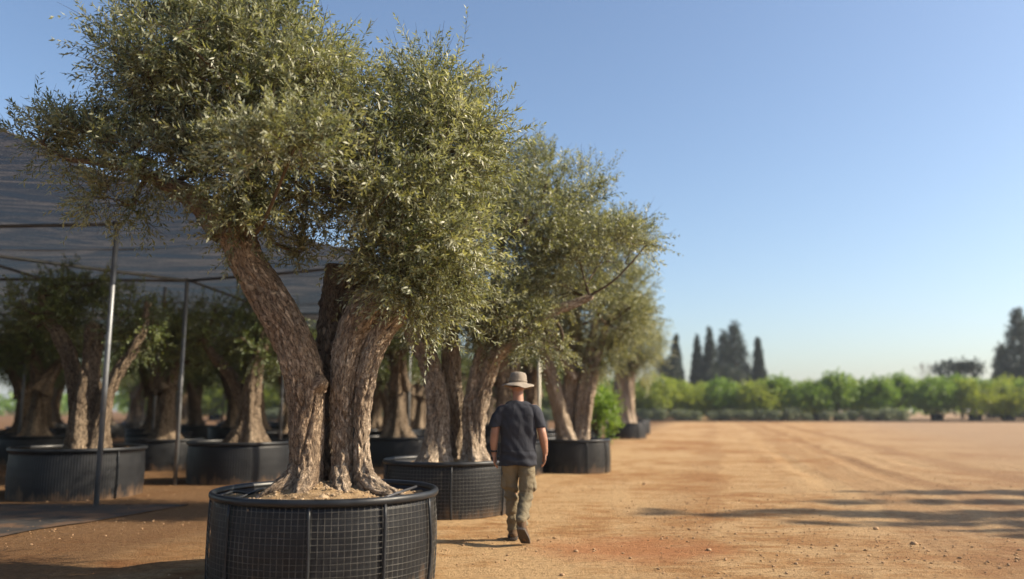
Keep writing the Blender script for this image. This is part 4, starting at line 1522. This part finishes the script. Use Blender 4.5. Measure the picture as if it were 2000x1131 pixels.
for px, py, Y, w, lab in ((1323, 655, 150, 1.25, 'slim cypress nearest the olive row, standing alone'), (1365, 657, 150, 1.3, 'slim cypress second from the olive row'),
                          (1390, 638, 150, 1.55, 'tall cypress touching the broad dark conifer'), (1485, 662, 150, 1.3, 'slim cypress standing alone right of the broad conifer')):
    conifer('cypress_tree', lab, 'tree', (P(px, 780, Y).x, Y, 0), top_h(py, Y) * 1.03, w * 1.75, px, 'cypress trees on the skyline', tiers=False, n=800, prof=lambda t: (1 - t) ** 1.05 * np.minimum(1, .6 + t * 4) + .03)
conifer('conifer_tree', 'broad dark two topped conifer among the cypresses', 'tree', (P(1440, 780, 152).x, 152, 0), top_h(624, 152), 6.0, 801, None, .3, n=900)
conifer('conifer_tree', 'shorter dark top of a conifer beside the broad one', 'tree', (P(1416, 780, 151).x, 151, 0), top_h(642, 151), 3.8, 802, None, .25, n=600)
conifer('conifer_tree', 'huge dark conifer cut off by the right edge of the picture', 'tree', (P(2003, 780, 130).x, 130, 0), top_h(598, 130), 6.5, 803, None, .2, n=1000)
conifer('conifer_tree', 'grey green conifer just left of the huge dark one', 'tree', (P(1962, 780, 140).x, 140, 0), top_h(664, 140), 3.0, 804, None, .25, n=600)


def broad(label, px, py, Y, rx, rz, seed, leaf, cat='tree', name='broad_tree', n=60):
    c = P(px, py, Y)
    root = empty(name, (c.x, Y, 0), label, cat)
    r = np.random.default_rng(seed)
    mb = MB()
    mb.tube([(0, 0, -.1), (.2, 0, c.z * .5), (0, 0, c.z)], [.3, .22, .1], 7)
    mb.build('trunk', TWIG, root)
    C, O, RC = crown_points([((0, 0, c.z), (rx, rx * .8, rz), n, rx * .2)], r)
    base, dirn, ln, k = twigs(C, O, RC, 12, r, (.3, .7))
    V, T = leaf_quads(base, dirn, ln, 3, .4, .19, r, k, len(C))
    link('crown', quads_mesh('crown', V, T), [leaf], root, smooth=False)


broad('flat topped dark pine standing behind the young trees', 1872, 722, 135, 3.7, 1.3, 811, LEAF_CY, name='pine_tree')
broad('dark round tree behind the far end of the olive row', 1304, 718, 145, 2.1, 2.3, 812, LEAF_CY)
broad('dark round tree at the foot of the broad conifer', 1420, 738, 140, 3.6, 1.6, 813, LEAF_CY)
# leafless tree
def bare():
    c = P(1815, 770, 150)
    root = empty('bare_tree', (c.x, 150, 0), 'leafless grey tree standing between the young trees and the pine', 'tree')
    mb = MB()
    r = random.Random(9)

    def grow(p, d, l, rad, dep):
        e = p + d * l
        mb.tube([p, p.lerp(e, .5) + Vector((r.uniform(-.1, .1), 0, 0)) * l, e], [rad, rad * .8, rad * .6], 5, cap=False)
        if dep:
            for _ in range(3):
                grow(e, (d + Vector((r.uniform(-.6, .6), r.uniform(-.6, .6), r.uniform(-.1, .5)))).normalized(), l * .72, rad * .55, dep - 1)
    grow(Vector((0, 0, 0)), Vector((0, 0, 1)), 3.6, .16, 4)
    mb.build('trunk', mat_plain('grey_bark', (.25, .22, .19), .9, nscale=4), root)


bare()
# far wood closing the horizon behind everything
def far_wood():
    r = np.random.default_rng(900)
    n = 1500
    x = r.uniform(-320, 420, n)
    y = 185 + r.random(n) * 40
    h = 3.5 + 1.2 * np.array([noise.noise((a * .03, 0, 5)) for a in x])
    C = np.stack([x, y, h * r.random(n) ** .6 + .4], 1)
    O = unit(r.normal(size=(n, 3)) + np.array([0, -.4, .6]))
    base, dirn, ln, k = twigs(C, O, np.full(n, 1.5), 8, r, (.6, 1.4))
    V, T = leaf_quads(base, dirn, ln, 2, 1.1, .8, r, k, n)
    tag(link('far_wood', quads_mesh('far_wood', V, T), [LEAF_G], smooth=False), kind='stuff')


far_wood()

# black irrigation hose along the far edge of the yard
mb = MB()
mb.tube([(x, 97.5 - .10 * (x - 5) + .3 * math.sin(x * .2), .06) for x in np.arange(5, 75, 2.0)], .10, 6)
tag(mb.build('irrigation_pipe', PLASTIC), 'long black pipe lying along the far edge of the yard', 'pipe')

# slim trees out of frame on the right: their long thin shadows streak the yard
for i, (x, y, h, w, n) in enumerate(((23.0, 11.7, 12.3, .62, 110), (23.5, 10.1, 14.6, .42, 110), (22.5, 9.4, 12.4, .46, 90), (22.0, 8.6, 11.0, .40, 80), (24.5, 13.0, 14.0, .40, 80))):
    conifer('cypress_tree', 'slim cypress beyond the right edge of the picture casting a streak of shade', 'tree', (x, y, 0), h, w, 950 + i, 'cypresses beyond the right edge', tiers=False, n=n, prof=lambda t: (1 - t) ** .5)

# ------------------------------------------------------------------ air
hz = NT('air')
hz.t.nodes.remove(hz.b)
pv = hz.n('VolumePrincipled')
pv.inputs['Color'].default_value = (.82, .90, 1, 1)
pv.inputs['Density'].default_value = .00035
pv.inputs['Anisotropy'].default_value = .2
hz.l(pv.outputs[0], hz.out.inputs['Volume'])
mb = MB()
mb.box((50, 1000, 14), (2400, 3200, 32))
tag(mb.build('haze', hz.m, smooth=False), kind='stuff')
